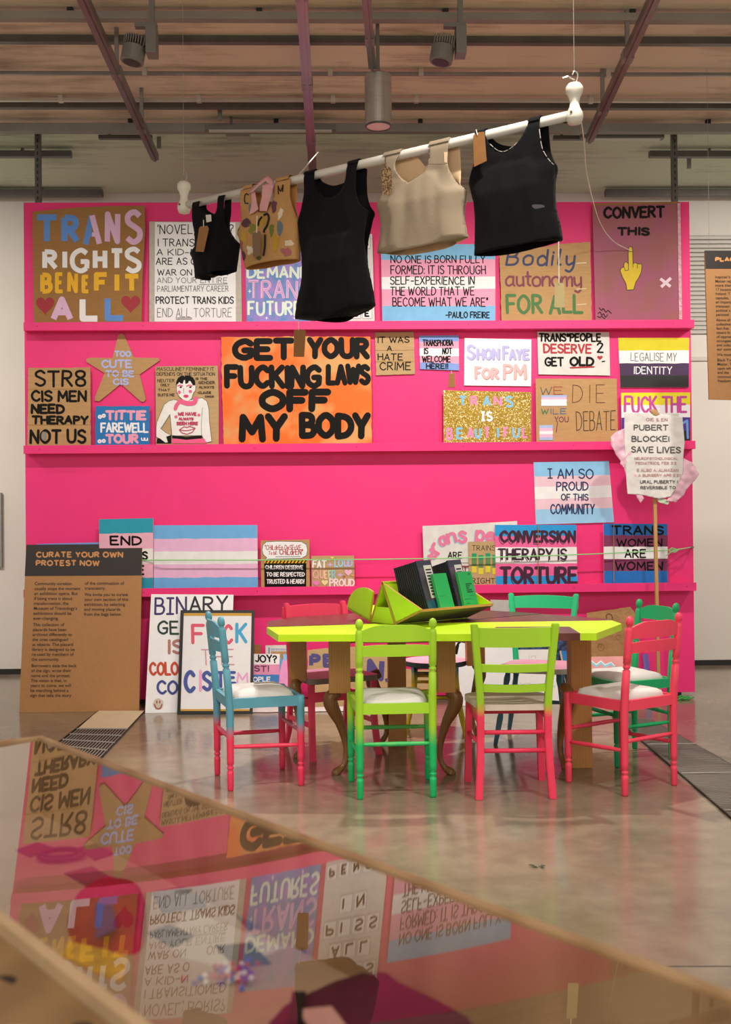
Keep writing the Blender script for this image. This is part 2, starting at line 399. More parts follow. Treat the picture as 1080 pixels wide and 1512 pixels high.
# ---- track spotlights with cooling fins
def spotlight(px, py, label):
    c = onZ(px, py, 4.12)
    r = empty('track_spotlight', (c.x, c.y, 4.3), label, 'spotlight', 'finned track spotlights')
    s = 1 if px > 400 else 1
    bm = B(); box(bm, (c.x+.045, c.y-.05, 4.04), (c.x+.105, c.y+.05, 4.2), bevel=.004); obj('driver_box', bm, GREYMET, r)
    bm = B(); box(bm, (c.x-.02, c.y-.02, 4.2), (c.x+.105, c.y+.02, 4.225)); box(bm, (c.x+.06, c.y-.015, 4.22), (c.x+.09, c.y+.015, ZC-.001)); obj('track_adapter', bm, GREYMET, r)
    hd = B(); tilt = Matrix.Translation((c.x-.03, c.y, 4.06)) @ Matrix.Rotation(math.radians(10), 4, 'Y')
    lathe(hd, (0, 0, 0), [(.062, -.06), (.066, -.055), (.066, .03), (.058, .035)], 24)
    lathe(hd, (0, 0, 0), [(.05, -.062), (.05, -.0605)], 24, mi=1)
    bmesh.ops.transform(hd, matrix=tilt, verts=hd.verts); obj('lamp_head', hd, [GREYMET, BLACK], r)
    fn = B()
    for k in range(9):
        x = -.056+k*.014; hw = math.sqrt(max(.0004, .064**2-x*x)); box(fn, (x-.003, -hw, .035), (x+.003, hw, .085))
    bmesh.ops.transform(fn, matrix=tilt, verts=fn.verts); obj('cooling_fins', fn, GREYMET, r)
spotlight(205, 62, 'finned grey spotlight on the track at upper left')
spotlight(661, 62, 'finned grey spotlight on the track right of the cylinder lamp')
# ---- cylinder downlight
c = onZ(559, 186, 3.79)
dl = empty('cylinder_downlight', (c.x, c.y, 4.1), 'silver cylinder downlight hanging above the table', 'ceiling light')
bm = B(); lathe(bm, (c.x, c.y, 3.79), [(.079, 0), (.082, .004), (.082, .30), (.076, .31), (.03, .315), (.02, .34)], 40); obj('housing', bm, SILVER, dl, smooth=False)
bm = B(); tube(bm, [V((c.x+.0765*math.cos(2*PI*k/40), c.y+.0765*math.sin(2*PI*k/40), 3.788)) for k in range(41)], .007, 8, cap=False); obj('rim', bm, mat('dark_rim', '#5b5654', .4, metal=.5), dl)
bm = B(); lathe(bm, (c.x, c.y, 3.786), [(.074, 0), (.074, .003)], 32); obj('lens', bm, mat('frosted_lens', '#e0b5b8', .3), dl)
bm = B(); tube(bm, [(c.x, c.y, 4.12), (c.x, c.y, ZC)], .012, 10); obj('stem', bm, GREYMET, dl)

# ---- louvre in the back wall and the far panel on the right
lv = empty('wall_louvre', (onY(1050, 420, YB).x, YB-0.02, 2.9), 'grey slatted louvre in the white back wall right of the pink wall', 'louvre')
a, b2 = onY(1012, 347, YB-.02), onY(1200, 492, YB-.02)
bm = B(); nsl = 23
for k in range(nsl):
    z = b2.z + (a.z-b2.z)*(k+.5)/nsl; hh = (a.z-b2.z)/nsl
    obox(bm, ((a.x+b2.x)/2, YB-.016, z), V(((b2.x-a.x)/2, 0, 0)), V((0, .010, .008)), V((0, -.002, hh*.30)))
obj('slats', bm, mat('louvre_grey', '#c3beb4', .6), lv)
bm = B(); box(bm, (a.x, YB-.003, b2.z), (b2.x, YB-.001, a.z)); obj('backing', bm, mat('louvre_dark', '#4e4a44', .8), lv)
bm = B(); box(bm, (a.x, YB-.02, onY(1050, 533, YB).z), (b2.x, YB-.001, onY(1050, 527, YB).z)); struct('trim_2', bm, mat('louvre_grey', '#c3beb4', .6))
bm = B(); q = onY(-60, 728, YB-.03); q2 = onY(2.5, 838, YB-.03); box(bm, (q.x, YB-.03, q2.z), (q2.x, YB, q.z)); tag(obj('wall_plaque', bm, mat('grey_plaque', '#8f8d8a', .6)), 'grey panel on the white wall at the far left edge', 'panel')

# ---- floor grilles
def grille(name, L0, L1, R0, R1, label, cover=None):
    """strip between two floor edges given as picture points"""
    l0, l1, r0, r1 = (onZ(*q, 0.001) for q in (L0, L1, R0, R1))
    g = empty('floor_grille', ((l0+r1)/2).to_tuple(), label, 'floor grille')
    bm = B(); prism(bm, [l0, l1, r1, r0], (0, 0, .0015)); obj('duct_base', bm, mat('duct_black', '#17150f', .8), g)
    fr = B(); e = V((0, 0, .006))
    for a, b_ in ((l0, l1), (r0, r1)): tube(fr, [a+e*.7, b_+e*.7], .006, 4)
    obj('edge_frame', fr, mat('grille_edge', '#2e2a26', .5, metal=.5), g)
    return g, l0, l1, r0, r1
GR = mat('grille_steel', '#9c938a', .5, metal=.2); GRB = mat('grille_spacer', '#b7b0a6', .45, metal=.5)
g, l0, l1, r0, r1 = grille('r', (905, 1058), (1120, 1243), (962, 1064), (1250, 1226), 'long dark steel floor grille running past the right hand chairs')
bars = B(); spc = B()
d = (l1-l0).normalized()
nb = 100
for k in range(nb):
    t = (k+.5)/nb; a = l0.lerp(l1, t); b_ = r0.lerp(r1, t); e = V((0, 0, .0075)); tube(bars, [a+e, b_+e], .0042, 4)
for yy in (1099, 1142.5, 1198):
    p = onZ(990, yy, .012); xa, xb = -10, 10
    # spacer straight across at this distance
    def hit(a, b_):
        t = (p.y-a.y)/(b_.y-a.y); return a.lerp(b_, t)
    tube(spc, [hit(l0, l1)+V((0, 0, .012)), hit(r0, r1)+V((0, 0, .012))], .005, 6)
obj('bars', bars, GR, g); obj('spacer_rods', spc, GRB, g)
g, l0, l1, r0, r1 = grille('l', (145, 1051), (20, 1150), (214, 1051), (98, 1175), 'dark steel floor grille in front of the tall kraft text panel')
bars = B(); spc = B(); nb = 17
ls, rs = onZ(115, 1077.5, .001), onZ(190, 1077.5, .001)
for k in range(nb):
    t = (k+.5)/nb; e = V((0, 0, .0075)); tube(bars, [ls.lerp(rs, t)+e, l1.lerp(r1, t)+e], .0042, 4)
for k in range(8):
    t = k/7*.9+.02; e = V((0, 0, .012)); tube(spc, [ls.lerp(l1, t)+e, rs.lerp(r1, t)+e], .005, 6)
obj('bars', bars, GR, g); obj('spacer_rods', spc, GRB, g)
bm = B(); prism(bm, [ls, rs, r0, l0], (0, 0, .008)); obj('cover_plate', bm, mat('cream_cover', '#d9c8a6', .5, .04, 8), g)
# ------------------------------------------------------------------ chairs
def profile_post(h, r=.0185, upper=True):
    p = [(.0135, 0), (.0165, .01), (.0175, .085), (.0175, .10), (.011, .106), (.0175, .114), (.0175, .122), (.0115, .128), (.018, .136), (r, .16), (r+.002, .40)]
    if not upper: return p + [(r+.002, h-.006), (r-.002, h)]
    k = h-.90
    return p + [(r+.002, .52), (r+.001, .625), (.012, .632), (.0185, .640), (.0185, .650), (.0125, .656), (.019, .664), (r+.001, .70), (r+.001, .825+k),
                (.017, .838+k), (.0105, .846+k), (.0165, .853+k), (.0195, .866+k), (.019, .880+k), (.013, .893+k), (.004, .898+k)]
def rake(z):
    return V((0, -max(0, z-.45)*.10, 0))
def ladder_chair(rear, front, label, paint, cushion_label=None, h=.90):
    """turned ladder-back chair; rear / front are floor midpoints of its rear posts and front legs"""
    rear, front = V(rear), V(front); f = (front-rear); f.z = 0; f.normalize()
    rz = math.atan2(f.y, f.x) - PI/2; o = (rear+front)/2
    r = empty('ladder_back_chair', (o.x, o.y, 0), label, 'chair', 'painted chairs around the table', rz)
    d, wb, wf = .185, .183, .205            # half depth, half rear width, half front width
    ob = lambda name, bm, m_, par=r, sm=False: obj(name, bm, m_, par, sm, local=True)
    for s in (-1, 1):
        bm = B(); lathe(bm, (s*wb, -d, 0), profile_post(h), 16, bend=rake); ob('rear_post', bm, paint, sm=True)
        bm = B(); lathe(bm, (s*wf, d, 0), profile_post(.475, upper=False), 16); ob('front_leg', bm, paint, sm=True)
    def slat(z0, z1, arch):
        bm = B(); n = 14; A = []; Bk = []
        for i in range(n+1):
            t = i/n*2-1; x = t*wb; bow = -.028*(1-t*t)
            zt = z1 - (arch*(max(0, abs(t)-.45)/.55)**1.5 if arch else 0)
            for lst, th in ((A, .007), (Bk, -.007)):
                lst.append([bm.verts.new((x, -d+rake(z).y+bow+th, z)) for z in (z0, zt)])
        for i in range(n):
            a0, a1, b0, b1 = A[i], A[i+1], Bk[i], Bk[i+1]
            bm.faces.new((a0[0], a1[0], a1[1], a0[1])); bm.faces.new((b1[0], b0[0], b0[1], b1[1]))
            bm.faces.new((a0[1], a1[1], b1[1], b0[1])); bm.faces.new((a1[0], a0[0], b0[0], b1[0]))
        bm.faces.new((A[0][0], A[0][1], Bk[0][1], Bk[0][0])); bm.faces.new((A[n][1], A[n][0], Bk[n][0], Bk[n][1]))
        return bm
    ob('back_slat', slat(.785, .868, .034), paint); ob('back_slat', slat(.712, .770, .010), paint)
    fr = B(); c = [(-wb, -d), (wb, -d), (wf, d), (-wf, d)]
    for i in range(4):
        a, b_ = V((*c[i], .447)), V((*c[(i+1) % 4], .447)); t = (b_-a); L_ = t.length/2; t.normalize()
        obox(fr, (a+b_)/2, t*L_, V((0, 0, 1)).cross(t)*.011, V((0, 0, .026)))
    ob('seat_frame', fr, paint)
    # drop-in cushion
    cu = B(); n = 18; top = []
    for j in range(n+1):
        row = []
        for i in range(n+1):
            u, v = i/n*2-1, j/n*2-1
            hw = (wb+(wf-wb)*(v+1)/2)-.022
            x = u*hw*(1-.05*abs(v)**6); y = v*(d-.018)*(1-.05*abs(u)**6)
            e = max(abs(u), abs(v)); z = .468 + .042*(1-e**5)**.6
            z += .004*noise.noise(V((x*14+o.x*5, y*14, 2)))*(1-e**4)
            row.append(cu.verts.new((x, y, z)))
        top.append(row)
    for j in range(n):
        for i in range(n): cu.faces.new((top[j][i], top[j][i+1], top[j+1][i+1], top[j+1][i]))
    rim = [e for e in cu.edges if len(e.link_faces) == 1]
    ex = bmesh.ops.extrude_edge_only(cu, edges=rim)
    for v in [g for g in ex['geom'] if isinstance(g, bmesh.types.BMVert)]: v.co.z = .452
    ob('cushion', cu, CUSHION, sm=True)
    st = [((-wb, -d, .27), (wb, -d, .27)), ((-wf, d, .285), (wf, d, .285)), ((-wb, -d, .225), (-wf, d, .215)), ((wb, -d, .225), (wf, d, .215))]
    for a, b_ in st:
        bm = B(); a, b_ = V(a), V(b_); tube(bm, [a, a.lerp(b_, .15), a.lerp(b_, .5), a.lerp(b_, .85), b_], [.0085, .0105, .012, .0105, .0085], 10); ob('stretcher', bm, paint, sm=True)
    return r
CUSHION = mat('white_cushion_cloth', '#d6d0cd', .85, .06, 9, .12, 25)
mid = lambda a, b_, z=0.0: (onZ(*a, z)+onZ(*b_, z))/2
def fwd(rear, ref, dist=.37):
    d = V(ref)-V(rear); d.z = 0; d.normalize(); return V(rear)+d*dist
LIME, GREEN, TEALB, PNK = '#a6d62c', '#12b866', '#5a9db0', '#f0385c'
ladder_chair(mid((334.8, 1169), (321.6, 1144)), mid((444.3, 1159.5), (422.7, 1135.5)), 'blue ladder back chair dipped pink, white cushion, facing the table from the left', dip('blue_to_pink', PNK, TEALB, .265, .335))
ladder_chair(mid((528, 1181.5), (645, 1178)), mid((519.5, 1153.5), (631.5, 1150)), 'lime ladder back chair dipped bright green, standing in front of the table', dip('lime_to_green', GREEN, LIME, .26, .36))
ladder_chair(mid((923, 1177), (1002.7, 1160)), mid((841, 1155), (913.3, 1138)), 'all pink ladder back chair with white cushion at the right end of the table', mat('pink_chair_paint', '#f2445f', .45))
ladder_chair(mid((943, 1103.5), (993, 1125.5)), mid((860, 1112), (901, 1133.5)), 'all green ladder back chair behind the pink one on the right', mat('green_chair_paint', '#17b56f', .45))

def square_post(bm, pts, w, d):
    """squared post swept through points, w across x and d across y"""
    n0 = len(bm.faces); rings = []
    for p in pts:
        p = V(p); rings.append([bm.verts.new(p+V((sx*w/2, sy*d/2, 0))) for sx, sy in ((-1, -1), (1, -1), (1, 1), (-1, 1))])
    for a, b_ in zip(rings, rings[1:]):
        for k in range(4): bm.faces.new((a[k], a[(k+1) % 4], b_[(k+1) % 4], b_[k]))
    bm.faces.new(list(reversed(rings[0]))); bm.faces.new(rings[-1])
def curved_rail(x, y, z0, z1, bow, th, crown=0.0, dy=0.0):
    bm = B(); n = 14; rows = []
    for i in range(n+1):
        t = i/n*2-1; yy = y - bow*(1-t*t)
        zt = z1 + crown*(1-t*t)
        rows.append([bm.verts.new(p) for p in ((t*x, yy-th/2, z0), (t*x, yy+th/2, z0), (t*x, yy+th/2+dy, zt), (t*x, yy-th/2+dy, zt))])
    for a, b_ in zip(rows, rows[1:]):
        for k in range(4): bm.faces.new((a[k], a[(k+1) % 4], b_[(k+1) % 4], b_[k]))
    bm.faces.new(list(reversed(rows[0]))); bm.faces.new(rows[-1])
    return bm
def seat_plate(w0, w1, d, z, th, rnd=.1, n=10):
    pts = []
    for cx, cy, a0 in ((w1-rnd, d-rnd, 0), (-w1+rnd, d-rnd, 90), (-w0+rnd*.5, -d+rnd*.5, 180), (w0-rnd*.5, -d+rnd*.5, 270)):
        rr = rnd if a0 < 180 else rnd*.5
        for k in range(n+1):
            a = math.radians(a0+90*k/n); pts.append(V((cx+rr*math.cos(a), cy+rr*math.sin(a), z)))
    return pts
def cafe_chair(rear, front, label, frame, seatm, h=.87, low=False):
    """square-post kitchen chair with three back rails and a solid rounded seat"""
    rear, front = V(rear), V(front); f = front-rear; f.z = 0; f.normalize()
    o = (rear+front)/2; r = empty('kitchen_chair', (o.x, o.y, 0), label, 'chair', 'painted chairs around the table', math.atan2(f.y, f.x)-PI/2)
    d, wb, wf = .19, .168, .19
    ob = lambda name, bm, m_, par=r, sm=False: obj(name, bm, m_, par, sm, local=True)
    yk = lambda z: -d - (max(0, .30-z)*.10) - max(0, z-.45)*.13
    for s in (-1, 1):
        bm = B(); pts = [(s*(wb+max(0, .25-z)*.06+max(0, z-.5)*.09), yk(z), z) for z in (0, .1, .2, .3, .45, .55, .65, .75, .83, h)]
        square_post(bm, pts, .036, .038); bmesh.ops.bevel(bm, geom=bm.edges[:], offset=.004, segments=2, affect='EDGES'); ob('rear_post', bm, frame)
        bm = B(); square_post(bm, [(s*(wf+.006), d-.02, 0), (s*wf, d-.02, .25), (s*(wf-.005), d-.02, .43)], .034, .034); ob('front_leg', bm, frame)
    for z0, z1 in ((.755, .85), (.63, .668), (.53, .567)):
        zz = (z0+z1)/2; x = wb+max(0, zz-.5)*.09-.012
        ob('back_rail', curved_rail(x, yk(zz), z0, z1, .035 if z0 < .7 else .03, .016), frame)
    bm = B(); prism(bm, seat_plate(.175, .215, .205, .465, 0), (0, 0, -.03)); bmesh.ops.bevel(bm, geom=[e for e in bm.edges if e.calc_length() < .2 or True], offset=.004, segments=2, affect='EDGES'); ob('seat', bm, seatm)
    ap = B()
    for s in (-1, 1): box(ap, (s*(wf-.012)-.009, -d+.01, .375), (s*(wf-.012)+.009, d-.02, .435))
    box(ap, (-wf+.01, d-.03, .355), (wf-.01, d-.012, .41)); ob('apron', ap, frame)
    for a, b_ in (((-wb, yk(.235), .235), (wb, yk(.235), .235)), ((-wb, yk(.325), .325), (wb, yk(.325), .325)), ((-wb, yk(.26), .27), (-wf, d-.02, .255)), ((wb, yk(.26), .27), (wf, d-.02, .255))):
        bm = B(); tube(bm, [a, b_], .0115, 10); ob('stretcher', bm, frame, sm=True)
    sc = B()
    for s in (-1, 1): lathe(sc, (0, 0, 0), [(.006, 0), (.005, .003), (.001, .004)], 10)
    return r
mk = mat('beige_seat_wood', '#d9cbb9', .4, .08, 5, stretch=(1, 6, 1))
cafe_chair(mid((712, 1179), (810.7, 1178.5)), mid((697, 1150), (792, 1150)), 'lime kitchen chair dipped pink with bare wooden seat, in front of the table', dip('lime_to_pink', PNK, LIME, .405, .475), mk)

def low_chair(rear, front, label, paint, seatm, rail_h, seat_z=.46, wb=.19, wf=.2, d=.19, h=.86, round_seat=False, turned=False, posts=None, spindle=False, mats2=None, name='side_chair', back=True):
    rear, front = V(rear), V(front); f = front-rear; f.z = 0; f.normalize()
    o = (rear+front)/2; r = empty(name, (o.x, o.y, 0), label, 'chair' if back else 'stool', 'painted chairs around the table' if back else None, math.atan2(f.y, f.x)-PI/2)
    ob = lambda nm, bm, m_, par=r, sm=False: obj(nm, bm, m_, par, sm, local=True)
    legm = mats2 or paint
    yk = lambda z: -d - max(0, .35-z)*.16 - max(0, z-seat_z)*.16
    for s in ((-1, 1) if back or not round_seat else ()):
        if turned:                                    # splayed turned legs under the seat, flat posts above
            prof = [0, .06, .16, .2, .22, .26, .36, .40, .44]; rad = [.012, .015, .019, .013, .019, .02, .016, .02, .014]
            for yy, nm in ((-1, 'rear_leg'), (1, 'front_leg')):
                bm = B(); pts = [(s*(wf-.045+(.44-z)*.16), yy*(d-.05+(.44-z)*.16), z) for z in prof]; tube(bm, pts, rad, 14); ob(nm, bm, legm, sm=True)
            bm = B(); pts = [(s*(wb-.005+max(0, z-seat_z)*.10), yk(z), z) for z in (seat_z-.02, .55, .65, .75, .83, h)]
            square_post(bm, pts, .035, .03); bmesh.ops.bevel(bm, geom=bm.edges[:], offset=.006, segments=2, affect='EDGES'); ob('back_post', bm, paint)
        else:
            bm = B(); pts = [(s*(wb+(.02 if z < .1 else 0)), yk(z), z) for z in (0, .1, .2, .3, .45, .6, .75, h)]
            if round_seat: tube(bm, pts, [.013, .014, .015, .016, .016, .015, .014, .013], 12)
            else: square_post(bm, pts, .03, .034); bmesh.ops.bevel(bm, geom=bm.edges[:], offset=.004, segments=2, affect='EDGES')
            ob('rear_post', bm, paint, sm=round_seat)
            bm = B(); pts = [(s*(wf+.10*max(0, .25-z)**1.5), d-.03+.35*max(0, .28-z)**1.6, z) for z in (0, .05, .1, .16, .24, .34, seat_z-.03)]
            if round_seat: tube(bm, pts, [.012, .013, .014, .015, .016, .017, .017], 12)
            else: square_post(bm, pts, .032, .032)
            ob('front_leg', bm, paint, sm=round_seat)
    if back: ob('top_rail', curved_rail(wb+.03+(.02 if turned else 0), yk(h-.05), h-.095, h-.025, .035, .02, .012, -.008), paint)
    if spindle:
        bm = B(); z = h-.24; n = 16
        pts = [(t, yk(z)-.02*(1-(t/wb)**2), z) for t in [wb*(i/n*2-1) for i in range(n+1)]]
        tube(bm, pts, [.010, .014, .010, .015] + [.012+.006*math.sin(PI*(i-3)/11) for i in range(4, 14)] + [.010, .014, .010], 12); ob('back_spindle', bm, paint, sm=True)
    if round_seat:
        pts = [V((.205*math.cos(a), .20*math.sin(a), seat_z)) for a in [2*PI*k/40 for k in range(40)]]
    else: pts = seat_plate(wb+.01, wf+.025, d+.015, seat_z, .03, .05 if not turned else .09)
    bm = B(); prism(bm, pts, (0, 0, -.032), 0, 1); ob('seat', bm, seatm if isinstance(seatm, (list, tuple)) else [seatm, seatm])
    if not round_seat and not turned:
        ap = B()
        for s in (-1, 1): box(ap, (s*wf-.009, -d+.01, .30), (s*wf+.009, d-.03, .34)); box(ap, (s*wf-.008, -d+.01, .18), (s*wf+.008, d-.03, .205))
        box(ap, (-wf, d-.039, .33), (wf, d-.02, .385)); ob('stretcher', ap, paint)
        ob('back_rail', curved_rail(wb, yk(.66), .64, .68, .03, .016), paint)
    if turned:
        bm = B()
        q = wf-.045+.2*.16
        for s in (-1, 1): tube(bm, [(s*q, -(d-.05+.2*.16), .24), (s*q, 0, .24), (s*q, d-.05+.2*.16, .24)], [.009, .015, .009], 10)
        tube(bm, [(-q, 0, .24), (0, 0, .24), (q, 0, .24)], [.009, .016, .009], 10); ob('stretcher', bm, legm, sm=True)
    if round_seat:
        for sx, sy in ((-1, -1), (1, -1), (1, 1), (-1, 1)):      # four splayed legs and a ladder of rails between them
            bm = B(); tube(bm, [(sx*(.135+.3*max(0, .34-z)**1.5), sy*(.13+.3*max(0, .34-z)**1.5), z) for z in (0, .08, .16, .25, .35, seat_z-.03)], [.012, .013, .015, .016, .0165, .0165], 12); ob('leg', bm, paint, sm=True)
        for z in (.405, .35, .25):
            q = .135+.3*max(0, .34-z)**1.5
            for a, b_ in (((-q, -q, z), (q, -q, z)), ((-q, q, z), (q, q, z)), ((-q, -q, z), (-q, q, z)), ((q, -q, z), (q, q, z))):
                bm = B(); tube(bm, [a, b_], .010, 8); ob('stretcher', bm, paint, sm=True)
    return r
mauve = mat('mauve_seat', '#c98fa5', .4, .05); greyed = mat('grey_seat_edge', '#8f7d74', .5); whited = mat('white_seat_edge', '#cfc4bf', .5, .1, 20)
low_chair(mid((436, 1103), (507, 1096.5)), mid((467, 1122.5), (555.7, 1114.5)), 'pink side chair behind the left half of the table', mat('rose_chair_paint', '#ef3f63', .45, .04, 5), [mauve, greyed], 0, seat_z=.47, h=.88)
low_chair(mid((618, 1072), (672, 1068)), mid((605, 1094.5), (681, 1094.5)), 'dark teal stool with yellow legs and pink round seat under the table', dip('teal_to_yellow', '#d8c318', '#25424a', .33, .42), [mat('pink_round_seat', '#dba9bd', .4), mat('dark_teal_edge', '#33484f', .5)], 0, seat_z=.475, h=.80, wb=.16, wf=.15, d=.165, round_seat=True, back=False, name='stool')
gsp = mat('mint_back_paint', '#1fc07e', .45)
low_chair(mid((775, 1079), (834, 1084)), mid((752, 1101), (818, 1108)), 'mint green spindle back chair with blue turned legs behind the table', gsp, [mauve, whited], 0, seat_z=.475, h=.90, wb=.175, wf=.2, d=.2, turned=True, spindle=True, mats2=mat('blue_leg_paint', '#4b7f92', .45), name='spindle_chair')

# ------------------------------------------------------------------ table
ZT = .81
tab = empty('display_table', onZ(650, 1105, 0).to_tuple(), 'long lime and brown patchwork table raised on posts and curved legs', 'table')
tab.location.z = 0
LIMET = mat('lime_table_paint', '#c4ee10', .4, .03, 5)
BRW = wood('red_brown_veneer', '#6e382c', '#4a231b', (1, 4, 1), .3)
BRD = wood('dark_brown_veneer', '#4a3029', '#2e1d19', (1, 4, 1), .3)
PINE = wood('pine_post', '#c98f50', '#b47c42', (8, 8, .8), .5)
WALN = wood('walnut_leg', '#8d6032', '#6c4724', (8, 8, 1), .35)
def slab(name, px, mm, th=.036, dz=0.0):
    bm = B(); prism(bm, [onZ(x, y, ZT+dz) for x, y in px], (0, 0, -th)); return obj(name, bm, mm, tab)
slab('lime_top', [(394, 926), (411, 937), (720, 936), (733, 925.5), (841, 925), (857, 935), (881, 935), (918.5, 921), (904, 916), (843, 917), (700, 919), (560, 921)], LIMET)
slab('veneer_inset', [(720, 936), (857, 935), (841, 925), (733, 925.5)], BRW)
slab('veneer_top', [(395, 917.6), (434.5, 910.7), (535, 905), (692, 903), (560, 921), (396, 925)], BRW)
slab('veneer_top', [(692, 903), (726, 901.5), (800, 906), (700, 914.5), (620, 915)], BRD)
slab('veneer_top', [(700, 915), (800, 906.5), (895, 913.5), (904, 916), (843, 917), (700, 919), (620, 918)], BRW)
fr = B()                                    # rails under the top
for a, b_ in (((503, 1143), (660, 1143)), ((441.5, 1118), (587, 1100)), ((587, 1100), (703, 1085)), ((660, 1143), (857, 1131)), ((441.5, 1118), (503, 1143)), ((703, 1085), (857, 1131))):
    p, q = onZ(*a, 0), onZ(*b_, 0); t = q-p; L_ = t.length/2; t.normalize()
    obox(fr, (p+q)/2+V((0, 0, .735)), t*L_, V((-t.y, t.x, 0))*.012, V((0, 0, .019)))
obj('under_rail', fr, PINE, tab)
def post(px, foot_y, w, z0=.45, full=False):
    c = onZ(px, foot_y, 0)
    bm = B(); box(bm, (c.x-w/2, c.y-w/2, 0 if full else z0), (c.x+w/2, c.y+w/2, ZT-.036), bevel=.004); lo = obj('post', bm, PINE, tab)
    pl = B()
    for s in (-1, 1): box(pl, (c.x+s*w*.27-.017, c.y-w/2-.003, ZT-.075), (c.x+s*w*.27+.017, c.y-w/2+.001, ZT-.045))
    obj('joining_plate', pl, mat('zinc_plate', '#b5b0a6', .35, metal=.8), lo)
    return c
def cabriole(c, ang, z1=.45, mm=None, s=1.0):
    ax = V((math.cos(ang), math.sin(ang), 0))
    prof = [(.055, 1.0, .030), (.10, .95, .035), (.098, .86, .040), (.075, .75, .035), (.045, .62, .027), (.02, .45, .021), (.008, .30, .017), (.012, .17, .015), (.035, .08, .017), (.06, .04, .024), (.07, .02, .027), (.068, .004, .024)]
    pts = [c + ax*(o-.045)*s + V((0, 0, z*z1)) for o, z, r in prof]; rad = [r*s for o, z, r in prof]
    P3 = smooth_pts(pts, 3); R3 = []
    for i in range(len(rad)-1):
        for k in range(3): R3.append(rad[i]+(rad[i+1]-rad[i])*k/3)
    R3.append(rad[-1])
    bm = B(); tube(bm, P3, R3, 12); return obj('cabriole_leg', bm, mm or WALN, tab, smooth=True)
c = post(503, 1143, .118); cabriole(c, PI*1.12)
c = post(660, 1143, .10); cabriole(c, -PI*.10)
c = post(441.5, 1118, .10); cabriole(c, PI*1.4)
c = post(703, 1085, .115); cabriole(c, -PI*.35)
c = post(587, 1100, .11, full=True); cabriole(c+V((-.1, -.03, 0)), PI*1.1)
c = post(857, 1131, .115, full=True); cabriole(c+V((-.10, -.04, 0)), -PI*.4)

# ------------------------------------------------------------------ book rack on the table
ANG = math.radians(40)
AXI = V((math.cos(ANG), math.sin(ANG), 0)); U = V((AXI.y, -AXI.x, 0))       # along the rack, and across it towards the viewer
RK0 = (onZ(546, 919, ZT)+onZ(585, 923, ZT))/2
rk = empty('book_rack', RK0.to_tuple(), 'lime green wooden book rack with a tent shaped spine on the table', 'book rack')
LEN, AP, HF, OU, OZ, TH = .576, .235, .108, .308, .083, .014
def rp(u, a, z): return RK0 + U*u + AXI*a + V((0, 0, z))
PLYE = mat('plywood_edge', '#b98a3e', .6, .12, 40)
LIMER = mat('lime_rack_paint', '#bfe612', .45, .03, 6)
UND = mat('bare_grey_underside', '#6d6a55', .7)
def board(name, pts, ext, m_in=LIMER, edge=PLYE, back=None):
    bm = B(); prism(bm, pts, ext, 0, 1)
    bm.faces.ensure_lookup_table(); bm.faces[1].material_index = 0
    return obj(name, bm, [m_in, edge, back or edge], rk)
def sloped(name, a, b_, inner, m_top=LIMER, under=None):
    """board between two (u, z) points seen end on; its thickness goes towards inner, painted on both faces, bare on the edges"""
    (u0, z0), (u1, z1) = a, b_; d = V((u1-u0, z1-z0, 0)).normalized(); n_ = V((-d.y, d.x, 0))
    if n_.dot(V((inner[0]-u0, inner[1]-z0, 0))) < 0: n_ = -n_
    bm = B(); q = [rp(u0, 0, z0), rp(u1, 0, z1), rp(u1+n_.x*TH, 0, z1+n_.y*TH), rp(u0+n_.x*TH, 0, z0+n_.y*TH)]
    prism(bm, q, AXI*LEN, 1, 1); bm.faces.ensure_lookup_table()
    bm.faces[2].material_index = 2 if under else 0          # outer broad face, bare where it hangs over the table
    bm.faces[4].material_index = 0
    return obj(name, bm, [m_top, PLYE, under or m_top], rk)
sloped('spine_board', (HF, 0), (.004, AP), (0, 0)); sloped('spine_board', (-HF, 0), (-.004, AP), (0, 0))
board('spine_panel', [rp(-HF+.014, .006, .002), rp(HF-.014, .006, .002), rp(HF*.66-.012, .006, .092), rp(-HF*.66+.012, .006, .092)], AXI*.012)
ws = sloped('wing_shelf', (HF+.002, .004), (OU, OZ), (HF, AP), under=UND)
for a in (0, LEN-TH): board('wing_end', [rp(HF*.10, a, AP-.012), rp(HF+.004, a, .012), rp(OU, a, OZ+.012)], AXI*TH)
arc = [rp(-HF-.004, 0, .010), rp(-OU+.01, 0, .066)]
for k in range(13):
    g_ = math.radians(178-k*10.2); arc.append(rp(-.160+.140*math.cos(g_), 0, .070+.125*math.sin(g_)))
for a in (0, LEN-TH): board('wing_end', [p+AXI*a for p in reversed(arc)], AXI*TH)
sloped('wing_shelf', (-HF-.002, .004), (-OU+.01, .064), (-HF, AP))

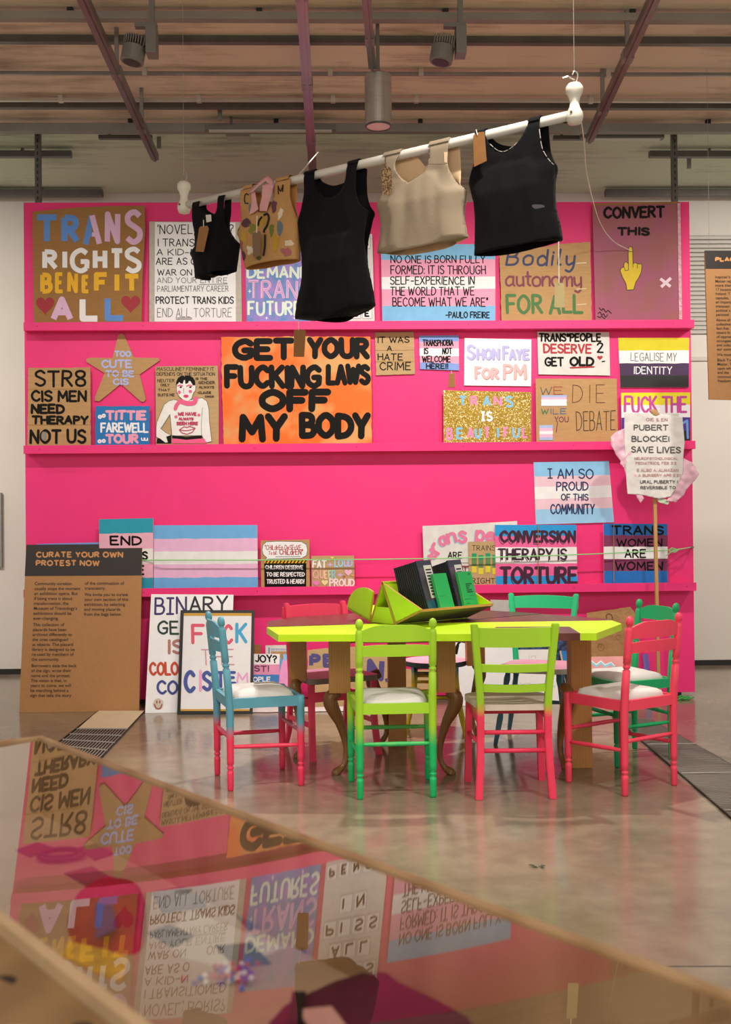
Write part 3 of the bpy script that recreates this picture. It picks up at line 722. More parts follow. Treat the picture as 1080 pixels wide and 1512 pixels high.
BKC = mat('black_book_cover', '#17161c', .3); PAGES = mat('book_pages', '#d9d6cf', .8); GRB_ = mat('green_book_cover', '#18a85c', .45, .03, 5)
PHOTO = mat('photo_cover', '#4a3a4c', .35, .5, 9); NAVY = mat('navy_cover', '#232a48', .35); GINK = mat('dark_green_ink', '#0d4f2c', .5)
SLV = V((U.x*(OU-HF), U.y*(OU-HF), OZ)).normalized(); NR = SLV.cross(AXI)
if NR.z < 0: NR = -NR
SHP = rp(HF+.002, 0, .004) + NR*(TH+.002)
def book(px, py, phi, w, hgt, th, cover, lean, label, group, front=None):
    """a book on the wing shelf; (px, py) is where the foot of its spine shows on the shelf, phi the heading of its front cover"""
    o = onP(px, py, SHP, NR)
    nv_ = V((math.cos(phi), math.sin(phi), 0)); wv = V((-nv_.y, nv_.x, 0))
    upv = (V((0, 0, 1))*math.cos(lean) - nv_*math.sin(lean)); thv = (nv_*math.cos(lean) + V((0, 0, 1))*math.sin(lean))
    r = empty('book', o.to_tuple(), label, 'book', group)
    cv = B(); t = .0011
    for q in (0, th-t): obox(cv, o+thv*(q+t/2)+wv*(w/2)+upv*(hgt/2), wv*w/2, upv*hgt/2, thv*t/2)
    obox(cv, o+thv*(th*.42)+wv*(t/2)+upv*(hgt/2), wv*t/2, upv*hgt/2, thv*th*.42)
    obj('cover', cv, cover, r)
    pg = B(); obox(pg, o+thv*(th/2)+wv*(w/2)+upv*(hgt/2), wv*(w/2-.0008), upv*(hgt/2-.0008), thv*(th/2-t)); obj('pages', pg, PAGES, r)
    def fq(x0, x1, y0, y1, mm, nm, dd=.0005):
        b_ = B(); obox(b_, o+thv*(th+dd)+wv*w*(x0+x1)/2+upv*hgt*(y0+y1)/2, wv*w*(x1-x0)/2, upv*hgt*(y1-y0)/2, thv*.0004); obj(nm, b_, mm, r)
    if front == 'photo':
        fq(.0, 1, .22, .86, PHOTO, 'cover_picture'); fq(.0, 1, .02, .22, mat('blue_photo', '#2a5673', .4, .5, 20), 'cover_picture'); fq(.38, .92, .26, .90, PAGES, 'title_block', .0012)
        for k in range(9): fq(.46, .84 if k % 3 else .7, .32+k*.06, .345+k*.06, INK, 'title_line', .0019)
    if front == 'green':
        for k, wd in enumerate((.46, .3, .2, .4, .46)): fq(.36, .36+wd, .64-k*.055, .67-k*.055, GINK, 'title_line', .0010)
        fq(.72, .86, .91, .94, GINK, 'title_line', .0010); fq(.05, .6, .24, .248, GINK, 'drawn_line', .0010); fq(.5, .95, .33, .338, GINK, 'drawn_line', .0010); fq(.15, .4, .12, .13, GINK, 'drawn_line', .0010)
    if front == 'plain': fq(.1, .5, .38, .386, GINK, 'drawn_line', .0010)
    return r
LN, PH = math.radians(16), math.radians(-33)
for k in range(11):
    book(598+k*3.1, 915.5-k*.95, PH, .165, .292, .0115, BKC, LN-.004*(10-k), 'thin black book in the near row of the lime rack', 'near row of black books')
book(598+11*3.1, 905.2, PH, .165, .295, .012, NAVY, LN, 'black book with a photo cover closing the near row', None, 'photo')
book(649, 903.0, math.radians(-44), .118, .212, .022, GRB_, LN*1.1, 'green book leaning on the near row of black books', None, 'plain')
for k in range(9):
    book(652+k*2.9, 911-k*.95, PH, .165, .292, .0105, BKC, LN-.004*(8-k), 'thin black book in the far row of the lime rack', 'far row of black books')
book(652+9*2.9, 902.2, PH, .165, .295, .012, NAVY, LN, 'black book with a photo cover closing the far row', None, 'photo')
book(684, 899.5, math.radians(-46), .118, .212, .022, GRB_, LN*.95, 'green book with printed cover at the far end of the lime rack', None, 'green')
# ------------------------------------------------------------------ brush lettering
GL = {
'A': "0,0 28,100 56,0|10,34 46,34", 'B': "0,0 0,100|~0,100 34,97 44,76 32,55 0,53|~0,53 42,49 52,26 38,3 0,0",
'C': "~56,82 34,100 9,82 0,50 9,18 34,0 58,18", 'D': "0,0 0,100|~0,100 36,92 55,66 55,34 36,8 0,0",
'E': "48,100 0,100 0,0 50,0|0,52 40,52", 'F': "48,100 0,100 0,0|0,52 38,52",
'G': "~58,84 36,100 9,82 0,50 9,16 36,0 58,14|58,12 60,45 34,45", 'H': "0,0 0,100|54,0 54,100|0,52 54,52",
'I': "4,0 4,100", 'J': "~36,100 35,28 22,2 0,14", 'K': "0,0 0,100|52,100 2,44|16,56 54,0", 'L': "0,100 0,0 46,0",
'M': "0,0 5,100 34,32 63,100 68,0", 'N': "0,0 2,100 54,0 56,100", 'O': "@32,100 6,78 0,50 6,22 32,0 58,22 64,50 58,78",
'P': "0,0 0,100|~0,100 36,96 48,74 34,51 0,48", 'Q': "@32,100 6,78 0,50 6,22 32,0 58,22 64,50 58,78|38,26 62,-8",
'R': "0,0 0,100|~0,100 36,96 47,75 34,54 0,51|18,51 52,0", 'S': "~50,86 30,100 6,88 6,66 28,52 50,36 48,12 26,0 2,14",
'T': "0,100 58,100|29,100 29,0", 'U': "~0,100 1,32 10,8 28,0 46,8 55,32 56,100", 'V': "0,100 28,0 56,100",
'W': "0,100 20,0 40,80 60,0 80,100", 'X': "0,0 54,100|0,100 54,0", 'Y': "0,100 27,48 54,100|27,48 26,0", 'Z': "0,100 52,100 0,0 54,0",
'8': "@28,100 6,90 8,66 28,52 50,36 50,10 28,0 6,10 6,36 28,52 48,66 50,90", '2': "~2,80 16,98 40,94 44,72 4,4|4,4 52,2",
'1': "0,82 14,100 14,0", '!': "6,100 5,30|5,6 6,0", '?': "~0,82 14,100 38,92 36,66 16,48 16,28|16,6 17,0", '.': "2,3 4,0", ',': "6,8 0,-16",
"'": "4,100 2,78", '"': "2,100 0,76|16,100 14,76", '-': "0,45 34,45", ':': "3,62 4,58|3,10 4,6", '+': "0,45 44,45|22,68 22,22",
'&': "~56,0 10,72 18,98 36,90 32,66 4,30 10,2 32,0 54,34", '*': "0,90 24,66|12,96 12,60|24,90 0,66", ';': "4,62 5,58|6,10 0,-14",
'a': "~42,56 20,62 2,40 4,10 20,0 40,14|42,62 42,12 50,0", 'b': "0,100 0,0|~0,30 16,60 42,50 42,12 18,0 0,12",
'd': "44,100 44,0|~44,36 24,62 2,44 4,8 24,0 44,18", 'e': "~4,34 42,36 36,58 18,62 2,42 4,12 20,0 42,10", 'i': "4,60 4,0|4,82 5,78",
'l': "~4,100 3,20 8,0 16,2", 'm': "0,60 0,0|~0,36 14,60 28,56 30,0|~30,36 44,60 58,56 60,0", 'n': "0,60 0,0|~0,34 16,60 38,54 40,0",
'o': "@22,62 4,50 0,30 6,6 22,0 40,8 44,30 40,52", 'p': "0,62 0,-38|~0,36 18,62 42,50 42,12 20,0 0,12", 'r': "0,60 0,0|~0,32 14,56 32,58",
's': "~34,52 18,62 4,50 16,34 34,20 28,2 10,0 0,10", 't': "12,92 12,10 24,0|0,62 28,62", 'u': "~0,60 0,14 14,0 34,10|36,60 37,0",
'y': "~0,60 4,16 18,4 36,20|~38,60 38,-10 24,-40 4,-32", 'c': "~38,50 20,62 2,44 4,10 20,0 38,10", '_': "", }
SERIF_I = "0,0 36,0|18,0 18,100|0,100 36,100"
def glyph(ch):
    s = GL.get(ch) or ''
    out = []; wmax = 0
    for st in s.split('|'):
        if not st: continue
        mode = st[0] if st[0] in '~@' else ''
        pts = [tuple(float(v) for v in p.split(',')) for p in st.lstrip('~@').split()]
        wmax = max(wmax, max(p[0] for p in pts))
        v = [V((a, b_, 0)) for a, b_ in pts]
        if mode == '~': v = smooth_pts(v, 4)
        if mode == '@': v = smooth_pts(v, 4, True); v.append(v[0].copy())
        out.append([(q.x, q.y) for q in v])
    return out, wmax
for k in GL: pass

class Sheet:
    """a flat painted thing: pixel outlines are cast onto its own plane in the room"""
    def __init__(s, P0, n, crop=(0, 0, 1), layer=0.0006):
        s.P0, s.n = V(P0), V(n).normalized(); s.ox, s.oy, s.s = crop
        s.bms = {}; s.eps = layer; s.k = 0; s.root = None; s.line = 0; s.lines = 0; s.rng = random.Random(hash((round(s.P0.x, 3), round(s.P0.z, 3))) & 0xffff)
        s.disp = None
    def px(s, x, y): return (s.ox + x/s.s, s.oy + y/s.s)
    def pt(s, x, y, up=0.0):
        q = onP(*s.px(x, y), s.P0, s.n)
        if s.disp: q = q + s.n*s.disp(q)
        return q + s.n*up
    def thing(s, name, label, cat, group=None, at=None, base_z=None):
        loc = s.pt(*at) if at else s.P0
        if base_z is not None: loc.z = base_z
        s.root = empty(name, loc.to_tuple(), label, cat, group); return s.root
    def _bm(s, part, m_):
        key = (part, m_.name, s.line)
        if key not in s.bms: s.k += 1; s.bms[key] = ([], s.eps + .0003*s.k, m_)
        return s.bms[key][:2]
    def board(s, out, th, m_, mside=None, stripes=None, stand=None, rough=0.0, name='board', back=None):
        """outline in picture units; stripes = [(y0, material), ...]; stand = height its lower two corners rest at"""
        if rough:
            o2 = []
            for i, p in enumerate(out):
                q = out[(i+1) % len(out)]; o2.append(p); L_ = math.dist(p, q); n = int(L_/(rough*9))
                for k in range(1, n):
                    t = k/n; o2.append((p[0]+(q[0]-p[0])*t+s.rng.uniform(-rough, rough), p[1]+(q[1]-p[1])*t+s.rng.uniform(-rough, rough)))
            out = o2
        W = [s.pt(*p) for p in out]
        if stand is not None:
            zs = sorted(range(len(W)), key=lambda i: W[i].z)
            zmid = (max(p.z for p in W)+min(p.z for p in W))/2; lo = sorted(p.z for p in W)[1]
            for i, p in enumerate(W):
                if p.z < lo + (zmid-lo)*.12:
                    t = (stand-p.z); up = V((0, 0, 1)) - s.n*s.n.z; W[i] = p + up*(t/up.z)
        bm = bmesh.new(); mats = [m_, mside or m_]
        ext = -s.n*th
        a = [bm.verts.new(p) for p in W]; b_ = [bm.verts.new(p+ext) for p in W]; n = len(W)
        bm.faces.new(b_).material_index = 1
        for i in range(n):
            f = bm.faces.new((a[i], a[(i+1) % n], b_[(i+1) % n], b_[i])); f.material_index = 1
        if not stripes: bm.faces.new(list(reversed(a)))
        else:
            TL, TR, BR, BL = W[:4]; ys = [y for y, _ in stripes] + [None]
            y_top = (out[0][1]+out[1][1])/2; y_bot = (out[2][1]+out[3][1])/2
            cut = [TL, TR]
            for i, (y0, mm) in enumerate(stripes):
                if mm not in mats: mats.append(mm)
                if i+1 < len(stripes):
                    t = (stripes[i+1][0]-y_top)/(y_bot-y_top)
                    if stand is not None: t = t*((W[0].z-s.pt(*out[3]).z)/(W[0].z-W[3].z))
                    l, r = TL.lerp(BL, t), TR.lerp(BR, t)
                else: l, r = BL, BR
                N_ = 10
                # hand-painted boundary
                lo = [l.lerp(r, q/N_) + V((0, 0, s.rng.uniform(-.003, .003) if 0 < q < N_ and i+1 < len(stripes) else 0)) for q in range(N_+1)]
                up_ = cut if i else [TL.lerp(TR, q/N_) for q in range(N_+1)]
                vs = [bm.verts.new(p) for p in up_] ; vl = [bm.verts.new(p) for p in lo]
                for q in range(N_):
                    f = bm.faces.new((vs[q], vl[q], vl[q+1], vs[q+1])); f.material_index = mats.index(mm)
                cut = lo
        return obj(name, bm, mats, s.root)
    def fill(s, pts, m_, part='painted_shape', up=0.0):
        polys, e = s._bm(part, m_)
        polys.append([(x, y) for x, y in pts])
    def blob(s, cx, cy, rx, ry, m_, part='painted_shape', n=20, wob=0.0, a0=0, a1=360):
        s.fill([(cx+rx*(1+s.rng.uniform(-wob, wob))*math.cos(math.radians(a0+(a1-a0)*k/n)), cy+ry*(1+s.rng.uniform(-wob, wob))*math.sin(math.radians(a0+(a1-a0)*k/n))) for k in range(n if a1-a0 == 360 else n+1)], m_, part)
    def heart(s, x0, y0, x1, y1, m_, part='painted_heart'):
        pts = []
        for k in range(28):
            t = 2*PI*k/28; x = 16*math.sin(t)**3; y = 13*math.cos(t)-5*math.cos(2*t)-2*math.cos(3*t)-math.cos(4*t)
            pts.append((x0+(x1-x0)*(x+16)/32, y1-(y1-y0)*(y+17)/29))
        s.fill(pts, m_, part)
    def stroke(s, pts, w, m_, part='painted_line', curve=False, flat=False, closed=False):
        polys, e = s._bm(part, m_)
        if curve: pts = [(q.x, q.y) for q in smooth_pts([V((a, b_, 0)) for a, b_ in pts], 5, closed)] + ([pts[0]] if closed else [])
        h = w/2; n = len(pts)
        def disc(p, N=8):
            polys.append([(p[0]+h*math.cos(2*PI*(k+.37)/N), p[1]+h*math.sin(2*PI*(k+.37)/N)) for k in range(N)])
        for i in range(n-1):
            (x0, y0), (x1, y1) = pts[i], pts[i+1]; L_ = math.hypot(x1-x0, y1-y0)
            if L_ < 1e-6: continue
            nx, ny = -(y1-y0)/L_*h, (x1-x0)/L_*h
            polys.append([(x0+nx, y0+ny), (x1+nx, y1+ny), (x1-nx, y1-ny), (x0-nx, y0-ny)])
            if i < n-2:
                (x2, y2) = pts[i+2]; L2 = math.hypot(x2-x1, y2-y1) or 1
                if ((x1-x0)*(x2-x1)+(y1-y0)*(y2-y1))/(L_*L2) < .995: disc((x1, y1))
        if not flat: disc(pts[0]); disc(pts[-1])
    def write(s, text, x0, x1, yt, yb, w, m_, slope=0.0, jit=.03, part='lettering', flat=False, gap=20, serif=False, lean=0.0):
        """hand lettering between x0..x1, cap line yt to base line yb (picture units, y down)"""
        items = []; W = 0; hgt = yb-yt
        if len(text) > 1: s.lines += 1; s.line = s.lines
        for ch in text:
            if ch == ' ': W += 34; continue
            if ch == 'I' and serif:
                sv = GL['I']; GL['I'] = SERIF_I; g, gw = glyph('I'); GL['I'] = sv
            else: g, gw = glyph(ch)
            items.append((W, g)); W += gw + gap
        W = max(W-gap, 1)
        sx = (x1-x0-w)/W; sy = (hgt-w)/100
        if len(text) == 1 and W < 10: sx = sy
        for off, g in items:
            jx, jy, jr = s.rng.uniform(-jit, jit)*hgt*.5, s.rng.uniform(-jit, jit)*hgt, s.rng.uniform(-jit, jit)*1.5
            for pl in g:
                q = []
                for gx, gy in pl:
                    X = x0+w/2+(off+gx+gy*lean)*sx; Y = yb-w/2-gy*sy
                    X += jx + jr*(gy-50)*sy; Y += jy
                    q.append((X, Y + slope*(X-x0)/max(1, (x1-x0))))
                s.stroke(q, w, m_, part, flat=flat)
        s.line = 0
    def done(s):
        for (part, _, _l), (polys, e, m_) in s.bms.items():
            v2 = []; fs = []
            for pl in polys:
                if sum(pl[i][0]*pl[(i+1) % len(pl)][1]-pl[(i+1) % len(pl)][0]*pl[i][1] for i in range(len(pl))) < 0: pl = pl[::-1]
                fs.append(list(range(len(v2), len(v2)+len(pl)))); v2 += [V(p) for p in pl]
            vo, _e, fo, _a, _b, src = delaunay_2d_cdt(v2, [], fs, 0, 1e-4)      # union of all brush marks
            bm = bmesh.new(); W = {}
            for f, o_ in zip(fo, src):
                if not o_: continue
                q = []
                for i in f:
                    if i not in W: W[i] = bm.verts.new(s.pt(vo[i].x, vo[i].y, e))
                    q.append(W[i])
                try: bm.faces.new(q[::-1])
                except ValueError: pass
            obj(part, bm, m_, s.root)
        return s.root

def wall_sheet(crop, dist): return Sheet((0, YW-dist, 1), (0, -1, 0), crop)
C3, C4, C5, C6 = (30, 290, 4), (250, 230, 3.484), (540, 170, 3.6), (780, 100, 3.6)
C7, C8, CQ, CR = (30, 480, 3.6), (310, 480, 3.484), (540, 480, 4.154), (780, 480, 3.6)
STANDD = .045                                # how far boards standing on a ledge are from the wall
def placard(crop, out, label, base, stand=None, th=.007, dist=None, group=None, name='protest_placard', **kw):
    s = wall_sheet(crop, dist if dist is not None else (STANDD if stand is not None else th+.001))
    xs = [p[0] for p in out]; ys = [p[1] for p in out]
    s.thing(name, label, 'placard', group, ((min(xs)+max(xs))/2, max(ys)), stand)
    s.board(out, th, base, stand=stand, **kw); return s
G1, G2, G3, G4 = 'placards on the top ledge', 'placards on the second ledge', 'placards on the third ledge', 'placards along the floor'
LAV, YEL, RED = P('#e3b9dc'), P('#f2b705'), P('#a3202f')
BLU = P('#5b8fd9')

# ---- top ledge
s = placard(C3, [(72, 90), (300, 68), (500, 58), (735, 55), (738, 200), (722, 480), (715, 740), (82, 740), (75, 400)], 'big brown cardboard placard with cut out coloured letters, leftmost on the top ledge', CARD, Z1, mside=CARDL, group=G1)
W_ = 36
s.write('T', 82, 232, 106, 283, 36, BLU, flat=True, jit=0); s.write('R', 242, 355, 106, 283, 38, BLU, flat=True, jit=0)
s.stroke([(386, 283), (422, 112)], 34, BLU, 'lettering', flat=True); s.stroke([(424, 112), (468, 280)], 32, LAV, 'lettering', flat=True); s.stroke([(396, 225), (424, 225)], 26, BLU, 'lettering', flat=True); s.stroke([(424, 225), (456, 225)], 26, LAV, 'lettering', flat=True)
s.write('N', 498, 592, 88, 283, 32, LAV, flat=True, jit=0); s.write('S', 612, 722, 75, 287, 34, LAV, flat=True, jit=0)
for ch, a, b_, y0, y1 in (('R', 130, 225, 312, 437), ('I', 245, 275, 312, 436), ('G', 292, 410, 303, 455), ('H', 428, 515, 306, 437), ('T', 525, 617, 306, 437), ('S', 612, 715, 296, 456)): s.write(ch, a, b_, y0, y1, 29, WHITE, flat=True, jit=0)
for ch, a, b_, y0, y1 in (('B', 118, 193, 450, 575), ('E', 205, 262, 448, 573), ('N', 277, 342, 446, 573), ('E', 362, 414, 463, 573), ('F', 435, 526, 447, 571), ('I', 553, 590, 447, 571), ('T', 605, 712, 457, 571)): s.write(ch, a, b_, y0, y1, {'N': 22, 'E': 23, 'B': 27}.get(ch, 29), YEL, flat=True, jit=0)
s.heart(93, 596, 201, 704, RED, 'cut_out_heart'); s.heart(596, 587, 709, 692, RED, 'cut_out_heart')
s.write('A', 178, 314, 590, 742, 36, LAV, flat=True, jit=0); s.write('L', 350, 474, 590, 740, 36, WHITE, flat=True, jit=0); s.write('L', 498, 625, 585, 737, 36, BLU, flat=True, jit=0)
s.done()
CN = (210, 310, 6.75)
s = placard(CN, [(72, 115), (980, 120), (995, 1112), (70, 1112)], 'white lettered placard edged with silver tape behind the small black vest', GREYTAPE, Z1, group=G1)
s.fill([(128, 122), (930, 126), (935, 1112), (124, 1112)], WHITE, 'paper_sheet')
s.write("'NOVEL; BORIS?", 150, 912, 145, 242, 9, INK); s.write('I TRANSITIONED', 152, 900, 285, 365, 9, INK); s.write('A KID-N', 145, 545, 388, 455, 8, INK); s.write('ARE AS O', 138, 545, 475, 548, 9, INK)
s.write('WAR ON', 150, 500, 590, 655, 8, INK); s.write('OUR', 690, 855, 585, 655, 8, INK)
s.write('AND YOUR ENTIRE', 150, 850, 672, 730, 5, GREYINK); s.stroke([(570, 745), (850, 738)], 5, GREYINK)
s.write('PARLIAMENTARY CAREER', 150, 862, 755, 815, 5, GREYINK); s.write('PROTECT TRANS KIDS', 135, 915, 862, 937, 10, INK)
s.write('END ALL TORTURE', 150, 895, 978, 1070, 5, GREYINK); s.stroke([(335, 1078), (496, 1076)], 5, GREYINK); s.stroke([(338, 1091), (496, 1088)], 5, GREYINK)
s.done()
CD = (360, 340, 5.4)
def marble(name, c1, c2, scale):
    M = mat(name, c1, .6); nt = M.node_tree; b = nt.nodes['Principled BSDF']; tc = nt.nodes.new('ShaderNodeTexCoord'); n = nt.nodes.new('ShaderNodeTexNoise'); n.inputs['Scale'].default_value = scale
    r = nt.nodes.new('ShaderNodeValToRGB'); r.color_ramp.elements[0].position = .42; r.color_ramp.elements[1].position = .58; r.color_ramp.elements[0].color = hexc(c1); r.color_ramp.elements[1].color = hexc(c2)
    nt.links.new(tc.outputs['Object'], n.inputs['Vector']); nt.links.new(n.outputs['Fac'], r.inputs['Fac']); nt.links.new(r.outputs['Color'], b.inputs['Base Color']); return M
s = placard(CD, [(8, 60), (530, 55), (540, 718), (90, 720), (25, 705)], 'purple and blue painted placard behind the splotched tan vest', marble('purple_blue_wash', '#a387d6', '#5f8fc9', 9), Z1, group=G1)
PALE = P('#e6f3e4'); PINKL = P('#f3bfe2')
s.write('DEMAND', 22, 528, 285, 388, 19, PALE, flat=True, jit=0); s.write('TRANS', 30, 530, 395, 552, 20, PINKL, flat=True, jit=0); s.write('TRANS', 42, 520, 405, 545, 5, P('#c58fd0'), flat=True, jit=0, part='letter_outline'); s.write('FUTURES', 30, 534, 562, 685, 19, PALE, flat=True, jit=0)
for x, y, r in ((48, 487, 20), (183, 700, 18), (405, 700, 16)): s.fill([(x, y-r), (x+r*.2, y-r*.2), (x+r*.8, y), (x+r*.2, y+r*.2), (x, y+r), (x-r*.2, y+r*.2), (x-r*.8, y), (x-r*.2, y-r*.2)], WHITE, 'painted_star')
s.done()
s = placard(CD, [(572, 30), (1025, 30), (1046, 712), (578, 712)], 'white placard of black lettered tiles hidden behind the long black vest', OFFWHITE, Z1, group=G1)
TILE = P('#f4f3f1'); TEDGE = P('#b9b6b3')
for row, (word, y0, y1) in enumerate((('LETS', 50, 150), ('ALL', 178, 278), ('PISS', 306, 406), ('IN', 434, 534), ('PENCE', 622, 708))):
    n = len(word); wd = 106 if n < 5 else 90; x0 = 1040-4-n*wd if row == 4 else 590+(440-n*wd)/2
    for k, ch in enumerate(word):
        a = x0+k*wd; s.fill([(a, y0), (a+wd-10, y0), (a+wd-10, y1), (a, y1)], TEDGE, 'tile_edge'); s.fill([(a+4, y0+3), (a+wd-16, y0+3), (a+wd-16, y1-8), (a+4, y1-8)], TILE, 'tile')
        s.write(ch, a+17, a+wd-27, y0+14, y1-16, 14, INK, jit=0, flat=True)
s.done()
s = placard(C5, [(82, 688), (690, 685), (690, 1092), (90, 1092)], 'pale blue, pink and white striped placard with a quotation below the sand coloured vest', WHITE, Z1, group=G1,
            stripes=[(688, SKY), (768, P('#f0a0c0')), (860, WHITE), (925, P('#f0a0c0')), (1015, SKY)])
for t, a, b_, y0, y1 in (('NO ONE IS BORN FULLY', 132, 638, 745, 788), ('FORMED: IT IS THROUGH', 132, 640, 798, 847), ('SELF-EXPERIENCE IN', 130, 582, 856, 902), ('THE WORLD THAT WE', 130, 580, 912, 960), ('BECOME WHAT WE ARE"', 142, 652, 968, 1018), ('-PAULO FREIRE', 425, 662, 1044, 1080)): s.write(t, a, b_, y0, y1, 5.5, INK)
s.done()
s = placard((0, 0, 1), [(738, 377), (820, 361), (872, 357), (874, 472), (741, 472)], 'cardboard placard with painted script in navy, maroon and green under the right black vest', CARDL, Z1, rough=.5, group=G1)
s.write('Bodily', 747, 849, 367, 393, 3.4, P('#2d3560'), lean=.1, gap=24); s.write('autonomy', 746, 860, 399, 424, 3.2, P('#7d2f42'), gap=12); s.write('FOR ALL', 747, 862, 434, 464, 4.6, P('#3f7335'))
for y in (389, 427, 450): s.stroke([(852, y), (866, y-1)], 1.6, mat('clear_tape', '#d9c6a0', .15), 'tape_strip')
s.done()
s = placard(C6, [(343, 722), (500, 716), (800, 711), (812, 722), (820, 1338), (360, 1338), (350, 1000)], 'large dusty pink placard with a yellow hand, rightmost on the top ledge', marble('dusty_pink_paint', '#a3546f', '#9c5a5c', 4), Z1, mside=CARD, group=G1)
s.write('CONVERT', 400, 730, 738, 805, 14, INK, slope=-6); s.write('THIS', 474, 648, 846, 894, 13, INK)
hand = [(533, 975), (537, 955), (545, 950), (554, 955), (557, 972), (558, 1042), (570, 1036), (582, 1042), (592, 1044), (603, 1043), (606, 1058), (602, 1088), (588, 1118), (573, 1140), (562, 1180), (526, 1182), (522, 1150), (502, 1112), (490, 1080), (494, 1066), (509, 1060), (511, 1040), (520, 1031), (534, 1042)]
s.fill(hand, P('#e0c21f'), 'painted_hand'); s.stroke(hand+[hand[0]], 3.5, P('#4a2f12'), 'hand_outline')
for ln in ([(533, 978), (556, 978)], [(558, 1042), (558, 1062)], [(582, 1044), (580, 1066)], [(511, 1060), (518, 1080), (534, 1076), (534, 1044)]): s.stroke(ln, 3, P('#4a2f12'), 'hand_outline')
s.stroke([(704, 1122), (758, 1164)], 16, P('#f1d5e3'), 'tape_cross', flat=True); s.stroke([(708, 1166), (760, 1118)], 16, P('#f1d5e3'), 'tape_cross', flat=True)
for ln in ([(378, 1276), (392, 1290), (400, 1280), (415, 1300), (425, 1290), (443, 1306)], [(372, 1305), (385, 1300), (392, 1316), (402, 1308), (412, 1326), (424, 1312)], [(370, 1322), (384, 1328), (392, 1322), (408, 1335)]): s.stroke(ln, 4, INK, 'signature', curve=True)
s.fill([(795, 722), (810, 720), (820, 1338), (803, 1338)], mat('crinkled_tape', '#d9a9b5', .18, .25, 30, .8, 60), 'tape_edge'); s.fill([(345, 722), (800, 712), (800, 722), (346, 734)], CARD, 'bare_edge')
s.done()

# ---- second ledge
s = placard(C7, [(42, 228), (372, 225), (375, 632), (38, 632)], 'cardboard placard with five lines of black brush capitals, leftmost on the second ledge', CARDL, Z2, rough=1.5, group=G2)
for y in (342, 532): s.stroke([(42, y), (374, y-2)], 3, CARD, 'fold_line')
s.write('STR8', 75, 348, 238, 330, 13, INK); s.write('CIS MEN', 55, 356, 345, 410, 13, INK); s.write('NEED', 55, 237, 418, 474, 14, INK); s.write('THERAPY', 60, 364, 480, 530, 13, INK); s.write('NOT US', 48, 350, 552, 632, 14, INK)
s.blob(125, 590, 13, 24, P('#8f8a80'), 'scribble')
s.done()
s = placard(C7, [(535, 45), (552, 52), (605, 172), (735, 175), (742, 188), (635, 262), (668, 395), (656, 408), (640, 405), (535, 312), (420, 405), (396, 402), (395, 388), (448, 255), (350, 195), (350, 180), (370, 173), (490, 175), (520, 55)], 'cardboard star with lilac letters fixed to the pink wall', CARDL, mside=CARD, group=G2, th=.012, name='star_placard')
LILAC = P('#b3bdf2')
s.write('TOO', 500, 590, 136, 170, 8.5, LILAC, jit=.02); s.write('CUTE', 430, 595, 183, 230, 10, LILAC, jit=.02); s.write('TO BE', 452, 607, 240, 277, 8.5, LILAC, jit=.02); s.write('CIS', 492, 576, 283, 320, 8.5, LILAC, jit=.02)
s.stroke([(450, 255), (636, 262)], 2, CARD, 'fold_line')
s.done()
s = placard(C7, [(400, 432), (688, 430), (688, 632), (398, 632)], 'blue painted placard with pink and white capitals below the cardboard star', P('#1275bb'), Z2, rough=2, mside=CARD, group=G2)
TP = P('#f2a3bd')
s.write('TITTIE', 452, 672, 452, 507, 14, TP); s.write('FAREWELL', 425, 682, 518, 573, 10, WHITE); s.write('TOUR', 452, 630, 578, 632, 14, TP); s.write('u', 642, 662, 590, 616, 6, WHITE); s.write('u', 660, 680, 590, 616, 6, WHITE)
for x, y in ((424, 488), (444, 482), (422, 618), (444, 616)): s.blob(x, y, 11, 11, WHITE, 'painted_dot'); s.blob(x, y, 4, 4, TP, 'painted_dot')
s.done()
CM = (225, 540, 10.29)
s = placard(CM, [(50, 12), (500, 4), (995, 0), (1010, 500), (1008, 1180), (55, 1185)], 'cardboard placard painted with a white figure in black hair and pink scarf', CARDS, Z2, mside=CARD, group=G2)
BR = P('#4b3216'); HOT = P('#ef5f8f'); PW = P('#eeece8')
for y in (325, 880): s.stroke([(52, y), (1005, y-5)], 8, CARDL, 'fold_line')
for t, a, b_, y0, y1 in (('MASCULINE? FEMININE? IT', 65, 940, 22, 80), ('DEPENDS ON THE SITUATION', 65, 955, 98, 155), ('NEUTER', 75, 342, 200, 252), ('ONLY', 125, 262, 272, 315), ('THAT', 85, 272, 350, 392), ('SUITS ME', 80, 342, 420, 466), ('IS THE', 655, 838, 178, 218), ('GENDER', 700, 952, 232, 280), ('ALWAYS', 708, 942, 305, 348), ('-CLAUDE', 680, 897, 388, 428), ('CAHUN', 800, 938, 450, 484)): s.write(t, a, b_, y0, y1, 9, BR)
body = [(330, 515), (440, 545), (690, 500), (760, 490), (830, 540), (860, 650), (870, 860), (905, 1150), (830, 1168), (790, 1130), (755, 1062), (300, 1066), (290, 930), (270, 740), (200, 850), (130, 955), (210, 1020), (290, 1055), (215, 1080), (240, 1165), (200, 1172), (120, 1110), (60, 1085), (60, 960), (70, 860), (120, 740), (185, 590), (250, 540)]
s.fill([(75, 1110), (290, 1050), (290, 1180), (65, 1180)], INK, 'painted_shape'); s.fill(body, PW, 'painted_figure'); s.stroke(body+[body[0]], 6, P('#3b342c'), 'figure_outline'); s.stroke([(765, 640), (745, 900), (752, 1060)], 6, P('#3b342c'), 'figure_outline')
s.fill([(300, 1110), (790, 1110), (830, 1180), (300, 1180)], HOT, 'painted_trousers'); s.stroke([(305, 1078), (520, 1105), (755, 1082)], 44, INK, 'painted_belt', flat=True)
